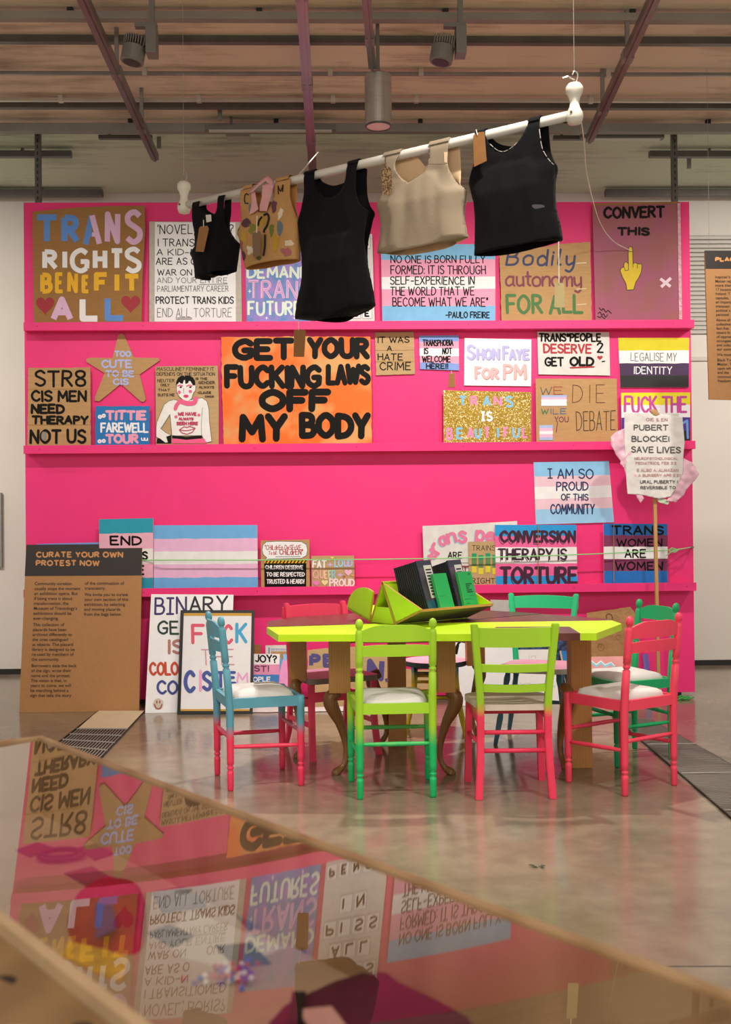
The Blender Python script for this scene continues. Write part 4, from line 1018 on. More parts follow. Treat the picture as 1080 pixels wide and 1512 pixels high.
face = [(370, 300), (375, 400), (410, 470), (470, 520), (545, 545), (600, 500), (625, 420), (655, 380), (660, 310), (620, 240), (500, 190), (420, 220)]
s.fill(face, P('#f1efeb'), 'painted_face'); s.stroke(face[:9], 5, P('#3b342c'), 'face_outline')
hair = [(366, 310), (365, 250), (390, 190), (440, 155), (482, 150), (492, 175), (502, 150), (560, 150), (620, 180), (650, 230), (655, 300), (620, 300), (585, 240), (560, 230), (545, 265), (505, 280), (498, 215), (480, 225), (465, 275), (430, 270), (415, 250), (385, 280)]
s.fill(hair, INK, 'painted_hair')
for x, a in ((420, 388), (565, 525)): s.stroke([(a, 312), (x, 298), (x+40, 310)], 20, HOT, 'painted_eyeshade', curve=True); s.blob(x+15, 328, 18, 13, INK, 'painted_eye')
s.blob(412, 403, 22, 28, HOT, 'painted_cheek', wob=.15); s.blob(580, 393, 26, 24, HOT, 'painted_cheek', wob=.15); s.stroke([(480, 345), (474, 410), (488, 420)], 5, GREYINK, 'face_line'); s.blob(515, 464, 40, 24, P('#e0336f'), 'painted_lips')
s.stroke([(440, 545), (545, 575), (640, 560), (665, 500)], 70, HOT, 'painted_scarf', curve=True); s.stroke([(420, 540), (372, 600), (352, 655)], 56, HOT, 'painted_scarf', curve=True)
PK2 = P('#c2305f')
s.write('WE HAVE', 388, 676, 705, 762, 15, PK2); s.write('ALWAYS', 400, 630, 785, 832, 14, PK2); s.write('BEEN HERE', 372, 700, 850, 905, 14, PK2)
s.stroke([(412, 975), (490, 925), (530, 940), (570, 920), (655, 950), (610, 1010), (530, 1042), (455, 1020), (412, 975)], 11, PK2, 'drawn_lips'); s.stroke([(412, 975), (530, 985), (650, 955)], 10, PK2, 'drawn_lips', curve=True)
s.blob(362, 775, 22, 22, HOT, 'painted_dot'); s.blob(710, 748, 22, 20, HOT, 'painted_dot')
s.done()
def patchy(name, paint, base, lo, hi, scale):
    M = marble(name, paint, base, scale); r = [n for n in M.node_tree.nodes if n.type == 'VALTORGB'][0]; r.color_ramp.elements[0].position = lo; r.color_ramp.elements[1].position = hi; return M
s = placard(C8, [(58, 62), (440, 58), (825, 60), (832, 330), (833, 602), (72, 602), (62, 330)], 'big orange painted placard with heavy black capitals at the middle of the second ledge', patchy('orange_paint', '#f7701a', '#dda463', .45, .62, 4.0), Z2, rough=2, mside=CARD, group=G2)
for t, a, b_, y0, y1, w_ in (('GET', 113, 436, 66, 184, 32), ('YOUR', 498, 824, 60, 176, 30), ('FUCKING', 72, 578, 203, 330, 30), ('LAWS', 596, 826, 198, 310, 27), ('OFF', 252, 624, 328, 450, 36), ('MY', 148, 404, 455, 604, 36), ('BODY', 458, 830, 448, 588, 34)): s.write(t, a, b_, y0, y1, w_, INK, jit=.02)
s.done()
s = placard(CQ, [(58, 45), (297, 42), (303, 300), (65, 308)], 'small cardboard placard with thin black capitals right of the big orange one', CARDS, mside=CARD, group=G2, rough=1.2, th=.012)
s.write('IT WAS', 72, 270, 70, 110, 6.5, INK); s.write('A', 130, 164, 126, 160, 6.5, INK); s.write('HATE', 74, 230, 174, 218, 6.5, INK); s.write('CRIME', 86, 280, 226, 278, 6.5, INK)
for y in (155, 225): s.stroke([(60, y), (300, y-2)], 2, CARD, 'fold_line')
s.done()
s = placard(CQ, [(328, 65), (572, 62), (575, 278), (335, 270)], 'small blue, pink and white striped placard high on the pink wall', WHITE, mside=CARD, group=G2, th=.012, stripes=[(64, P('#7f9fe0')), (102, TP), (143, WHITE), (190, TP), (232, P('#7f9fe0'))])
for t, a, b_, y0, y1 in (('TRANSPHOBIA', 350, 540, 88, 130), ('IS', 357, 386, 138, 180), ('NOT', 470, 532, 138, 180), ('WELCOME', 346, 524, 188, 230), ('HERE!!', 370, 508, 234, 270)): s.write(t, a, b_, y0, y1, 7, INK)
s.done()
s = placard(CQ, [(608, 80), (1018, 88), (1016, 375), (605, 370)], 'white placard with raised lilac and pink letters above the gold glitter one', P('#f4f1f4', .5, .02), group=G2, th=.012)
LIL2, PCH, SHD = P('#bdb9ee'), P('#f2b9b9'), P('#9a95c4')
for t, a, b_, y0, y1, c_ in (('S', 618, 672, 118, 215, LIL2), ('HON', 680, 824, 142, 215, LIL2), ('F', 838, 880, 126, 215, LIL2), ('AYE', 878, 1005, 145, 215, LIL2), ('F', 668, 708, 252, 332, PCH), ('OR', 712, 818, 262, 332, PCH), ('PM', 843, 988, 238, 334, PCH)):
    s.write(t, a+3, b_+4, y0+3, y1+4, 15, SHD if c_ is LIL2 else P('#cf9296'), jit=0, part='letter_shade'); s.write(t, a, b_, y0, y1, 15, c_, jit=0)  # darker offset copies painted as shade beside the raised letters
s.done()
CG = (650, 570, 7.2)
M = mat('gold_glitter', '#b8962e', .3, metal=.35); nt = M.node_tree; b = nt.nodes['Principled BSDF']; tc = nt.nodes.new('ShaderNodeTexCoord'); vo = nt.nodes.new('ShaderNodeTexVoronoi'); vo.inputs['Scale'].default_value = 160
r = nt.nodes.new('ShaderNodeValToRGB'); e = r.color_ramp.elements; e[0].position = .1; e[0].color = hexc('#93700f'); e[1].position = .80; e[1].color = hexc('#c9a63a'); el = r.color_ramp.elements.new(.93); el.color = hexc('#fff3bf')
sr = nt.nodes.new('ShaderNodeSeparateColor'); nt.links.new(tc.outputs['Object'], vo.inputs['Vector']); nt.links.new(vo.outputs['Color'], sr.inputs[0]); nt.links.new(sr.outputs[0], r.inputs['Fac']); nt.links.new(r.outputs['Color'], b.inputs['Base Color'])
s = placard(CG, [(35, 45), (970, 65), (968, 585), (38, 588)], 'gold glitter placard with pastel capitals standing on the second ledge', M, Z2, group=G2)
GB, GP = P('#86c3e3'), P('#f08fc0')
for t, a, b_, y0, y1, c_ in (('T', 195, 287, 102, 215, GB), ('R', 322, 405, 102, 215, GP), ('A', 455, 540, 102, 218, GB), ('N', 565, 662, 102, 215, GP), ('S', 690, 782, 102, 232, GB), ('IS', 428, 562, 268, 378, WHITE), ('B', 65, 140, 440, 575, GP), ('E', 172, 255, 440, 568, GB), ('A', 285, 365, 440, 560, GP), ('U', 368, 440, 440, 560, GB), ('T', 465, 535, 436, 560, GP), ('I', 603, 635, 436, 560, GB), ('F', 672, 735, 434, 556, GP), ('U', 768, 852, 432, 556, GB), ('L', 872, 940, 432, 556, GP)):
    s.write(t, a, b_, y0, y1, 24, c_, jit=.01, flat=True, serif=(t == 'IS'))
s.done()
s = placard(CR, [(50, 35), (432, 38), (437, 268), (55, 262)], 'white placard with black and red capitals and a small red heart on the second level', OFFWHITE, mside=CARD, group=G2, th=.012)
DR = P('#b5222e')
s.write('TRANS*PEOPLE', 57, 390, 42, 90, 9.5, INK); s.write('DESERVE', 80, 340, 98, 152, 10, DR); s.write('2', 364, 404, 92, 152, 9, INK); s.write('GET', 87, 192, 170, 222, 10, INK); s.write('OLD', 220, 352, 166, 220, 12, INK); s.stroke([(226, 227), (350, 222)], 8, DR); s.heart(368, 163, 397, 187, DR); s.stroke([(394, 194), (408, 192)], 6, INK)
s.done()
s = placard(CR, [(40, 285), (472, 285), (480, 612), (45, 612)], 'cardboard placard with two small painted flags and thin pen capitals', CARDL, Z2, mside=CARD, group=G2)
s.write('W', 64, 128, 328, 372, 4, P('#2f4a63')); s.write('E', 136, 188, 326, 370, 4, P('#a03a30')); s.write('DIE', 236, 412, 316, 414, 3.5, P('#5d2a1c'), gap=40); s.write('W', 70, 110, 445, 476, 5, P('#2f7a4a')); s.write('ILE', 118, 206, 443, 474, 4, P('#3f6a8a')); s.write('YOU', 140, 216, 485, 516, 4, P('#7d2f42')); s.stroke([(158, 512), (150, 570)], 4, P('#7d2f42')); s.write('DEBATE', 256, 468, 460, 564, 3.5, P('#3d2414'), slope=-8)
for x0, x1, y0, y1 in ((70, 206, 374, 430), (60, 132, 533, 612)):
    for k, c_ in enumerate((P('#a9bde8'), P('#f0b8d8'), WHITE, P('#f0b8d8') if y0 > 500 else WHITE, P('#a9bde8') if y0 > 500 else WHITE)):
        h_ = (y1-y0)/5; s.fill([(x0+k % 2, y0+h_*k), (x1-k % 2*2, y0+h_*k-2), (x1, y0+h_*(k+1)), (x0, y0+h_*(k+1))], c_, 'painted_flag')
s.done()
s = placard(CR, [(480, 68), (858, 68), (855, 330), (492, 332)], 'placard striped yellow, white, purple and black at the right end of the second level', WHITE, group=G2, th=.012, stripes=[(68, P('#dcd012')), (135, WHITE), (203, P('#43284f')), (268, P('#211f20'))])
s.write('LEGALISE MY', 545, 792, 146, 192, 3.5, GREYINK); s.write('IDENTITY', 562, 767, 220, 262, 5, WHITE)
s.done()
s = placard(CR, [(495, 360), (863, 358), (862, 612), (500, 612)], 'yellow, white and purple striped placard with magenta capitals half hidden by the wrapped paper sign', WHITE, Z2, group=G2, stripes=[(360, P('#ece21f')), (425, WHITE), (492, P('#4b2f92')), (565, P('#1c1a1c'))])
s.write('FUCK THE', 508, 848, 376, 468, 13, P('#c9479c'))
s.stroke([(826, 520), (846, 508), (850, 600)], 12, P('#6d9fe0'), 'lettering')
s.done()

# ---- third ledge
CE = (0, 740, 4.32)
s = placard(CE, [(235, 273), (640, 262), (640, 560), (240, 560)], 'plain pale blue board behind the tall kraft text panel', P('#7f9ee6'), Z3, dist=.05, group=G3)
s.done()
s = placard(CE, [(632, 115), (978, 108), (975, 558), (635, 560)], 'teal, pink and white striped placard partly behind the tall kraft text panel', WHITE, Z3, dist=.075, group=G3, stripes=[(112, P('#1e9fb8')), (205, P('#efb3c6')), (305, P('#f1ece8')), (400, P('#efb3c6')), (490, P('#1e9fb8'))])
s.write('END', 700, 905, 220, 284, 13, INK); s.write('S', 905, 944, 318, 376, 12, INK); s.write('E', 892, 922, 405, 470, 12, INK)
s.done()
CF = (200, 760, 3.176)
s = placard(CF, [(85, 50), (572, 48), (575, 345), (85, 348)], 'wide blue, pink and white flag board at the left of the third ledge', WHITE, Z3, dist=.055, group=G3, stripes=[(49, P('#6fb4ea')), (112, P('#eebbdf')), (172, P('#f0eff0')), (232, P('#eebbdf')), (295, P('#6fb4ea'))])
s.done()
CC = (380, 790, 6.75)
s = placard(CC, [(35, 55), (520, 45), (525, 515), (40, 520)], 'cardboard placard with a white speech bubble over a black panel', CARDL, Z3, dist=.055, mside=CARD, group=G3)
bub = [(90, 68), (200, 62), (440, 66), (490, 95), (502, 150), (490, 205), (440, 232), (110, 240), (80, 246), (95, 225), (60, 195), (48, 150), (58, 100)]
s.fill(bub, WHITE, 'speech_bubble'); s.stroke(bub+[bub[0]], 4, INK, 'bubble_outline')
RD = P('#b8303a')
s.write('"CHiLdrEn DeSErvE'.replace('v', 'V'), 74, 440, 98, 150, 6, RD); s.write('To bE', 112, 200, 160, 196, 5, RD); s.write('CHiLdrEN"', 220, 458, 140, 198, 7.5, RD); s.stroke([(185, 216), (430, 214)], 4, INK, 'small_print')
s.fill([(70, 280), (490, 278), (488, 515), (75, 517)], INK, 'black_panel'); s.fill([(72, 250), (490, 248), (490, 280), (72, 282)], P('#e8b215'), 'hazard_tape')
for k in range(12): x = 80+k*35; s.fill([(x+16, 250), (x+30, 250), (x+12, 281), (x-2, 281)], INK, 'hazard_stripe')
for t, a, b_, y0, y1 in (('CHILDREN DESERVE', 80, 458, 300, 342), ('TO BE RESPECTED', 90, 474, 370, 414), ('TRUSTED & HEARD!', 93, 470, 438, 486)): s.write(t, a, b_, y0, y1, 8, WHITE)
s.done()
s = placard(CC, [(540, 208), (965, 205), (972, 512), (545, 515)], 'small cardboard placard with pastel capitals and little hearts', CARDS, Z3, dist=.055, mside=CARD, group=G3)
LC, PE = P('#cdb6e6'), P('#f3cda8')
s.write('FAT', 550, 694, 248, 332, 15, WHITE); s.write('+', 702, 752, 255, 330, 14, LC); s.write('LO', 768, 858, 240, 322, 15, P('#9fd3e6')); s.write('UD', 862, 952, 240, 318, 15, P('#b9c0ea'))
for t, a, b_, c_ in (('Q', 555, 618, P('#eab0a5')), ('U', 622, 665, P('#efb9a0')), ('E', 668, 700, PE), ('E', 706, 738, P('#bfd9b8')), ('R', 742, 785, P('#8fcfd8'))): s.write(t, a, b_, 350, 436, 13, c_)
s.write('+', 800, 852, 358, 430, 13, LC); s.heart(872, 345, 945, 412, P('#f0b9d4')); s.write('PROUD', 718, 972, 432, 514, 15, P('#f6e3e6')); s.heart(555, 455, 625, 515, P('#e583c0')); s.heart(642, 448, 706, 510, P('#e9dfa0')); s.heart(730, 215, 765, 240, P('#e7dc6a')); s.heart(938, 392, 966, 418, P('#e8b04a')); s.heart(855, 405, 880, 425, P('#c9473a'))
s.done()
CT = (600, 760, 6.75)
s = placard(CT, [(163, 112), (560, 97), (1108, 62), (1112, 690), (185, 692)], 'white placard with arched pink bubble letters behind the black books', OFFWHITE, Z3, dist=.05, group=G3)
BP_, BB = P('#e5799f'), P('#8fc7e0')
for ch, cx, cy, w_, h_, rot in (('t', 262, 415, 110, 60, -70), ('r', 298, 338, 70, 90, -62), ('a', 368, 262, 70, 78, -28), ('n', 452, 232, 74, 84, -14), ('s', 560, 222, 66, 100, -4), ('p', 735, 212, 66, 92, 5), ('e', 838, 220, 72, 76, 4), ('o', 920, 228, 70, 76, 6)):
    g, gw = glyph(ch); R_ = math.radians(rot); c_, sn = math.cos(R_), math.sin(R_)
    for dx, dy, mm, part in ((-7, 8, BB, 'letter_shadow'), (0, 0, BP_, 'lettering')):
        for pl in g:
            q = []
            for gx, gy in pl:
                X = (gx/gw-.5)*w_; Y = -(gy/62-.5)*h_ if ch not in 't' else -(gy/92-.5)*h_*1.1
                q.append((cx+X*c_-Y*sn+dx, cy+X*sn+Y*c_+dy))
            s.stroke(q, 33, mm, part)
s.write('ARE', 414, 560, 368, 440, 11, INK); s.stroke([(430, 476), (620, 480)], 4, INK); s.write('T', 556, 622, 508, 590, 14, P('#a0443c'))
s.done()
s = placard(CT, [(622, 270), (885, 265), (900, 690), (628, 690)], 'cardboard placard with green and yellow bars beside the blue and pink one', CARDS, Z3, dist=.062, mside=CARD, group=G3)
s.write('TRAINS', 656, 890, 305, 358, 5, INK); s.write('RIGHT', 656, 888, 630, 688, 6, INK, serif=True)
for x, y in ((655, 385), (722, 402), (792, 383), (860, 402)): s.fill([(x, y), (x+48, y), (x+48, y+45), (x, y+45)], P('#159a6a'), 'painted_bar'); s.fill([(x, y+45), (x+48, y+45), (x+48, y+128), (x, y+128)], P('#5f8a52'), 'painted_bar'); s.fill([(x, y+128), (x+48, y+128), (x+48, y+192), (x, y+192)], P('#ddd02c'), 'painted_bar')
s.done()
CV = (600, 670, 3.6)
PK3 = P('#f2649f')
s = placard(CV, [(472, 378), (905, 378), (912, 690), (478, 692)], 'bright blue, pink and white striped placard with heavy dark capitals on the third ledge', WHITE, Z3, dist=.072, group=G3, stripes=[(378, P('#1f9be0')), (438, PK3), (497, P('#f4f0f2')), (584, PK3), (650, P('#1f9be0'))])
DKP = P('#3d1230')
for t, a, b_, y0, y1, w_ in (('CONVERSION', 498, 904, 406, 474, 14), ('THERAPY IS', 488, 856, 502, 566, 10), ('TORTURE', 498, 914, 598, 694, 17)):
    s.write(t, a-5, b_-5, y0+6, y1+8, 3.5, DKP, jit=0, part='letter_shadow'); s.write(t, a, b_, y0, y1, w_, DKP, jit=0)
s.done()
s = placard(CV, [(678, 45), (1078, 38), (1106, 364), (690, 376)], 'pale blue, pink and white placard with navy capitals fixed to the bare pink wall', WHITE, group=G3, th=.012, stripes=[(42, P('#8cc6ee')), (117, P('#efc9d6')), (172, P('#f2f0f1')), (236, P('#efc9d6')), (292, P('#9ccdf0'))])
NV = P('#1c2a5c')
s.write('I AM SO', 752, 998, 78, 134, 7, NV, serif=True); s.write('PROUD', 798, 970, 148, 198, 7, NV); s.write('OF THIS', 823, 970, 212, 250, 6, NV); s.write('COMMUNITY', 766, 1003, 266, 322, 7, NV)
s.done()
CW = (860, 570, 4.58)
s = placard(CW, [(145, 930), (578, 932), (580, 1328), (148, 1328)], 'dark blue, plum and white striped placard at the right end of the third ledge', WHITE, Z3, dist=.06, group=G3, stripes=[(930, P('#1670c2')), (1010, P('#86305f')), (1087, P('#f1eeee')), (1170, P('#86305f')), (1252, P('#1670c2'))])
for t, a, b_, y0, y1, w_ in (('TRANS', 200, 553, 942, 1008, 13), ('WOMEN', 232, 545, 1030, 1088, 10), ('ARE', 286, 434, 1102, 1164, 10), ('WOMEN', 222, 548, 1186, 1248, 10)): s.write(t, a, b_, y0, y1, w_, INK, jit=.02)
s.done()
# ------------------------------------------------------------------ boards leaning along the floor
LIPY = LEDGE[2][1]-0.018; LIPZ = LEDGE[2][2]
def lean_sheet(crop, bx, by, top=None, th=.006, touch=None, layer=.0006):
    """plane through a floor point at picture (bx, by), leaning back against the ledge lip or the wall"""
    P0 = onZ(bx, by, 0)
    zt = touch if touch else LIPZ; yt = LIPY if not touch or touch >= LIPZ else YW-.004
    sl = (yt-P0.y)/zt
    n = V((0, -1, sl)).normalized(); P0 = P0 + n*th*1.0
    s = Sheet(P0, n, crop, layer); return s
def floor_board(crop, out, base, label, th=.007, m_=None, touch=None, name='protest_placard', cat='placard', group=G4, rough=0, mside=None, stripes=None, dy=0.0):
    xs = [p[0] for p in out]; yb = max(p[1] for p in out)
    s = lean_sheet(crop, *base, th=th, touch=touch)
    s.thing(name, label, cat, group, ((min(xs)+max(xs))/2, yb), 0)
    s.board(out, th, m_, stand=.001, rough=rough, mside=mside, stripes=stripes); return s
# tall kraft text panel
CE = (0, 740, 4.32)
s = floor_board(CE, [(168, 278), (908, 273), (888, 1343), (122, 1350)], (117, 1051), 'tall kraft text panel with dark heading leaning at the left end of the pink wall', th=.012, m_=CARDD, name='text_panel', cat='text panel', group=None)
KD = mat('dark_kraft_ink', '#2b2523', .6)
s.fill([(168, 278), (908, 273), (903, 474), (158, 478)], KD, 'heading_band')
KL = P('#c98d55')
s.write('CURATE YOUR OWN', 230, 787, 321, 361, 9.5, KL, jit=0, flat=True, gap=24); s.write('PROTEST NOW', 228, 637, 375, 415, 9.5, KL, jit=0, flat=True, gap=24)
s.done()
def body_text(sheet, lines, m_, size_units):
    """printed text in the built-in typeface, one line per entry (x, baseline y, text)"""
    bmj = bmesh.new(); last = None
    for x, y, t in lines:
        if last is not None and (y-last[1] > size_units*1.2 or y < last[1]):      # a new paragraph
            obj('printed_paragraph', bmj, m_, sheet.root); bmj = bmesh.new()
        last = (x, y)
        cu = bpy.data.curves.new('line', 'FONT'); cu.body = t; cu.size = 1.0; cu.offset = .006
        to = bpy.data.objects.new('line', cu); COL.objects.link(to)
        bpy.context.view_layer.update()
        me = bpy.data.meshes.new_from_object(to.evaluated_get(bpy.context.evaluated_depsgraph_get()))
        for v in me.vertices:
            v.co = sheet.pt(x + v.co.x*size_units, y - v.co.y*size_units, .0025)
        bmj.from_mesh(me)
        bpy.data.objects.remove(to); bpy.data.curves.remove(cu); bpy.data.meshes.remove(me)
    return obj('printed_paragraph', bmj, m_, sheet.root)
L1 = ['Community curation', 'usually stops the moment', 'an exhibition opens. But', 'if being trans is about', 'transformation, the', "Museum of Transology's", 'exhibitions should be', 'ever-changing.', None, 'This collection of', 'placards have been', 'archived differently to', 'the ones catalogued', 'as objects. The placard', 'library is designed to be', 're-used by members of', 'the community.', None, 'Borrowers date the back', 'of the sign, write their', 'name and the protest.', 'The vision is that, in', 'years to come, we will', 'be marching behind a', 'sign that tells the story']
L2 = ['of the continuation of', 'transcestry.', None, 'We invite you to curate', 'your own section of this', 'exhibition, by selecting', 'and moving placards', 'from the bags below.']
ln = []; y = 535.0
for t in L1:
    if t is None: y += 9; continue
    ln.append((221-(y-535)*.04, y, t)); y += 31.6
y = 533.0
for t in L2:
    if t is None: y += 9; continue
    ln.append((542-(y-533)*.03, y, t)); y += 31.4
body_text(s, ln, KD, 28.3)

CB = (200, 860, 4.154)
s = floor_board(CB, [(97, 72), (602, 75), (590, 500), (575, 800), (60, 798)], (280, 1052), 'tall white board of coloured capitals leaning beside the tall kraft text panel', m_=WHITE)
PUR = P('#3a2a6b')
s.write('BIN', 115, 318, 88, 198, 13, PUR, serif=True); s.write('ARY', 328, 568, 82, 182, 13, P('#1d1a28')); s.write('GE', 135, 268, 234, 322, 13, P('#16382f')); s.write('IS', 196, 292, 348, 442, 18, P('#b47a70')); s.write('COLO', 84, 268, 486, 572, 15, P('#c9441f')); s.write('CO', 130, 264, 598, 688, 15, P('#39488f'))
s.blob(140, 745, 32, 34, P('#cdc3b0'), 'smile_sticker', wob=.1)
for x in (132, 150): s.stroke([(x, 728), (x, 740)], 7, P('#a33a2a'), 'smile_sticker_face')
s.stroke([(118, 748), (128, 770), (150, 774), (164, 748)], 7, P('#a33a2a'), 'smile_sticker_face', curve=True)
s.done()
# framed poster
s = lean_sheet(CB, 318, 1054, th=.02); s.thing('framed_poster', 'white poster of pastel capitals in a black frame, behind the blue chair', 'framed poster', G4, (490, 803), 0)
s.board([(286, 180), (724, 180), (712, 796), (266, 796)], .010, P('#eae8e9', .25, .02), stand=.012, name='poster')
o4 = [(278, 171), (731, 171), (719, 804), (257, 804)]; i4 = [(297, 187), (714, 187), (702, 789), (277, 789)]
fr = B(); O = [s.pt(*p, .004) for p in o4]; I = [s.pt(*p, .004) for p in i4]
for W4 in (O, I):
    for k in (2, 3):
        if W4 is O: W4[k].z = max(.0005, W4[k].z*0+.001)
ext = -s.n*.018
vo_, vi_, vob, vib = ([fr.verts.new(p+q) for p in L_] for L_, q in ((O, V()), (I, V()), (O, ext), (I, ext)))
for k in range(4):
    j = (k+1) % 4
    for q in ((vo_[k], vi_[k], vi_[j], vo_[j]), (vo_[k], vo_[j], vob[j], vob[k]), (vi_[j], vi_[k], vib[k], vib[j]), (vob[j], vib[j], vib[k], vob[k])): fr.faces.new(q)
obj('frame', fr, BLACK, s.root)
GOLD = P('#c9982f')
s.fill([(297, 188), (714, 188), (713, 205), (296, 205)], GOLD, 'gold_border'); s.fill([(278, 777), (702, 777), (702, 789), (277, 789)], GOLD, 'gold_border')
REDP = P('#d8506a')
s.write('F', 342, 428, 256, 382, 20, REDP); s.write('C', 536, 600, 252, 378, 19, REDP); s.write('K', 612, 688, 250, 378, 20, P('#3aa3cf')); s.write('THE', 405, 608, 408, 508, 7, P('#c98a98'), gap=40)
s.write('C', 294, 370, 538, 682, 24, P('#3c4f9a')); s.write('I', 386, 412, 538, 672, 18, P('#eaa5d0')); s.write('S', 408, 472, 540, 668, 22, P('#3c4f9a')); s.write('T', 488, 558, 545, 650, 18, P('#3c4f9a')); s.write('E', 563, 618, 545, 628, 18, P('#3c4f9a')); s.write('M', 622, 695, 552, 622, 10, P('#e7a0cf'))
s.done()
# low stack behind chairs and table
CJ = (365, 940, 4.235)
s = floor_board(CJ, [(-10, 108), (205, 108), (196, 430), (-14, 430)], (390, 1046), 'small white, pink and blue striped board in black capitals right of the black frame', m_=WHITE, touch=.62, stripes=[(108, P('#eeecec')), (175, P('#e28fb5')), (240, P('#2b78bd'))])
s.write('JOY?', 48, 188, 114, 164, 9.5, INK, jit=.06); s.write('ST!', 44, 138, 180, 220, 7.5, P('#5c2440')); s.write('OPLE', 36, 148, 250, 284, 7, WHITE); s.done()
s = floor_board(CJ, [(115, 55), (275, 52), (280, 400), (120, 400)], (412, 1041), 'white printed sheet leaning behind the small striped board under the table', m_=OFFWHITE, touch=.7)
s.stroke([(138, 72), (138, 104)], 9, P('#7f8fc0')); [s.stroke([(x, 73+x % 3), (x+(x*7) % 5-2, 86)], 3, P('#7f8fc0')) for x in range(152, 268, 6)]; s.fill([(150, 92), (278, 92), (280, 400), (150, 400)], CARDL, 'brown_backing'); s.done()
# pastel paper pennant in front of it
s = lean_sheet(CJ, 420, 1046, touch=.5, th=.004); s.thing('paper_pennant', 'folded blue and pink paper pennant beside the left table post', 'pennant', None, (210, 290), 0)
s.board([(225, 140), (272, 140), (272, 440), (190, 440), (188, 270)], .004, P('#e594c4', .7, .12), stand=.001, name='pink_sheet'); s.fill([(225, 110), (250, 110), (246, 150), (228, 150)], P('#7db9e6'), 'blue_tip'); s.fill([(208, 130), (222, 150), (190, 275), (150, 275), (190, 210)], P('#5f9fd6'), 'blue_fold'); s.done()
s = floor_board(CJ, [(-30, 50), (84, 50), (88, 400), (-30, 400)], (388, 1039), 'brown cardboard sheet showing above the small striped board', m_=CARD, touch=.72); s.done()
s = floor_board((365, 940, 4.235), [(380, 84), (560, 66), (890, 58), (905, 200), (1150, 210), (1150, 455), (380, 455)], (500, 1045), 'wide cardboard board with big violet capitals under the table', m_=CARDS, rough=2, mside=CARD)
VI = P('#4f4683')
s.write('P', 388, 462, 104, 192, 26, VI, flat=True); s.write('E', 474, 530, 104, 192, 26, VI, flat=True); s.write('N', 745, 858, 140, 284, 34, VI, flat=True); s.stroke([(865, 275), (930, 255)], 22, VI, 'lettering', flat=True); s.done()
CS = (640, 870, 4.909)
s = floor_board(CS, [(128, 320), (590, 318), (592, 560), (560, 845), (180, 850)], (695, 1042), 'white board with black brush script under the right half of the table', m_=WHITE)
s.stroke([(132, 380), (158, 466), (172, 410), (200, 380), (232, 384)], 15, INK, 'lettering', curve=True); s.stroke([(170, 466), (182, 405)], 14, INK, 'lettering'); s.fill([(385, 420), (392, 385), (420, 374), (450, 385), (452, 408), (430, 418), (405, 410)], INK, 'lettering'); s.done()
s = floor_board(CS, [(385, 440), (870, 436), (925, 828), (420, 835)], (765, 1040), 'white board with faint pencil letters under the right half of the table', m_=P('#ebe9e7', .6, .03), touch=.7)
PEN = P('#b5b2b0')
s.write('e', 398, 428, 480, 506, 2.5, PEN); s.write('o', 560, 604, 468, 506, 2.5, PEN); s.write('in', 690, 745, 470, 506, 2.5, PEN); s.write('c', 462, 492, 684, 708, 2.5, PEN); s.write('is', 498, 545, 680, 708, 2.5, PEN); s.write('m', 590, 640, 665, 708, 2.5, PEN); s.write('n', 650, 712, 665, 708, 2.5, PEN); s.write('o', 868, 884, 690, 712, 2.5, PEN); s.done()
s = floor_board(CS, [(920, 445), (975, 450), (1040, 800), (985, 800)], (846, 1034), 'blue painted board with a pale wooden edge behind the right table post', m_=P('#2384d6', .5, .15), mside=PLYE, touch=.72)
s.stroke([(922, 447), (986, 800)], 12, P('#d6c09a'), 'wooden_edge', flat=True); s.done()
s = floor_board(CS, [(415, 76), (572, 80), (585, 110), (592, 420), (420, 420)], (748, 1036), 'pale grey board reaching above the back edge of the table', m_=P('#c2bcb8', .6, .08)); s.done()
s = floor_board((0, 0, 1), [(742, 944), (838, 946), (850, 1020), (742, 1020)], (800, 1034), 'dark patterned board behind the green spindle chair', m_=marble('dark_blue_pattern', '#1c2030', '#3d5a8f', 30), touch=.7); s.done()
CK = (850, 880, 5.684)
WRAP = mat('cling_wrapped_cardboard', '#b58a5c', .22, .12, 9, .7, 22)
s = floor_board(CK, [(95, 142), (280, 118), (462, 92), (495, 132), (500, 400), (540, 860), (110, 870)], (905, 1032), 'brown cardboard sheet wrapped in clear plastic right of the table', m_=WRAP, mside=CARD, rough=2)
s.stroke([(262, 190), (262, 160), (285, 150), (305, 165), (312, 195)], 8, P('#6d4630'), 'drawn_ring', curve=True)
for x, y, q in ((215, 430, 28), (360, 345, 20), (205, 415, 16)): s.stroke([(x+q*math.cos(k), y+q*math.sin(k)) for k in range(7)], 3, P('#8a6038'), 'drawn_line', curve=True)
s.done()
s = floor_board(CK, [(60, 505), (400, 490), (410, 850), (60, 850)], (885, 1040), 'salmon pink board with a pale blue zigzag behind the green chair seat', m_=P('#e89d9a', .6, .05), touch=.45)
zz = [(100, 590), (140, 560), (175, 590), (215, 560), (250, 592), (300, 570), (330, 600)]
s.stroke(zz, 18, P('#8ed0e8'), 'painted_zigzag'); s.stroke([(x, y-14) for x, y in zz], 8, WHITE, 'painted_zigzag'); s.done()
s = floor_board(CK, [(565, 490), (612, 484), (650, 860), (600, 860)], (960, 1036), 'narrow violet board behind the back of the pink chair', m_=P('#6a55a8', .6, .1), touch=.5); s.done()
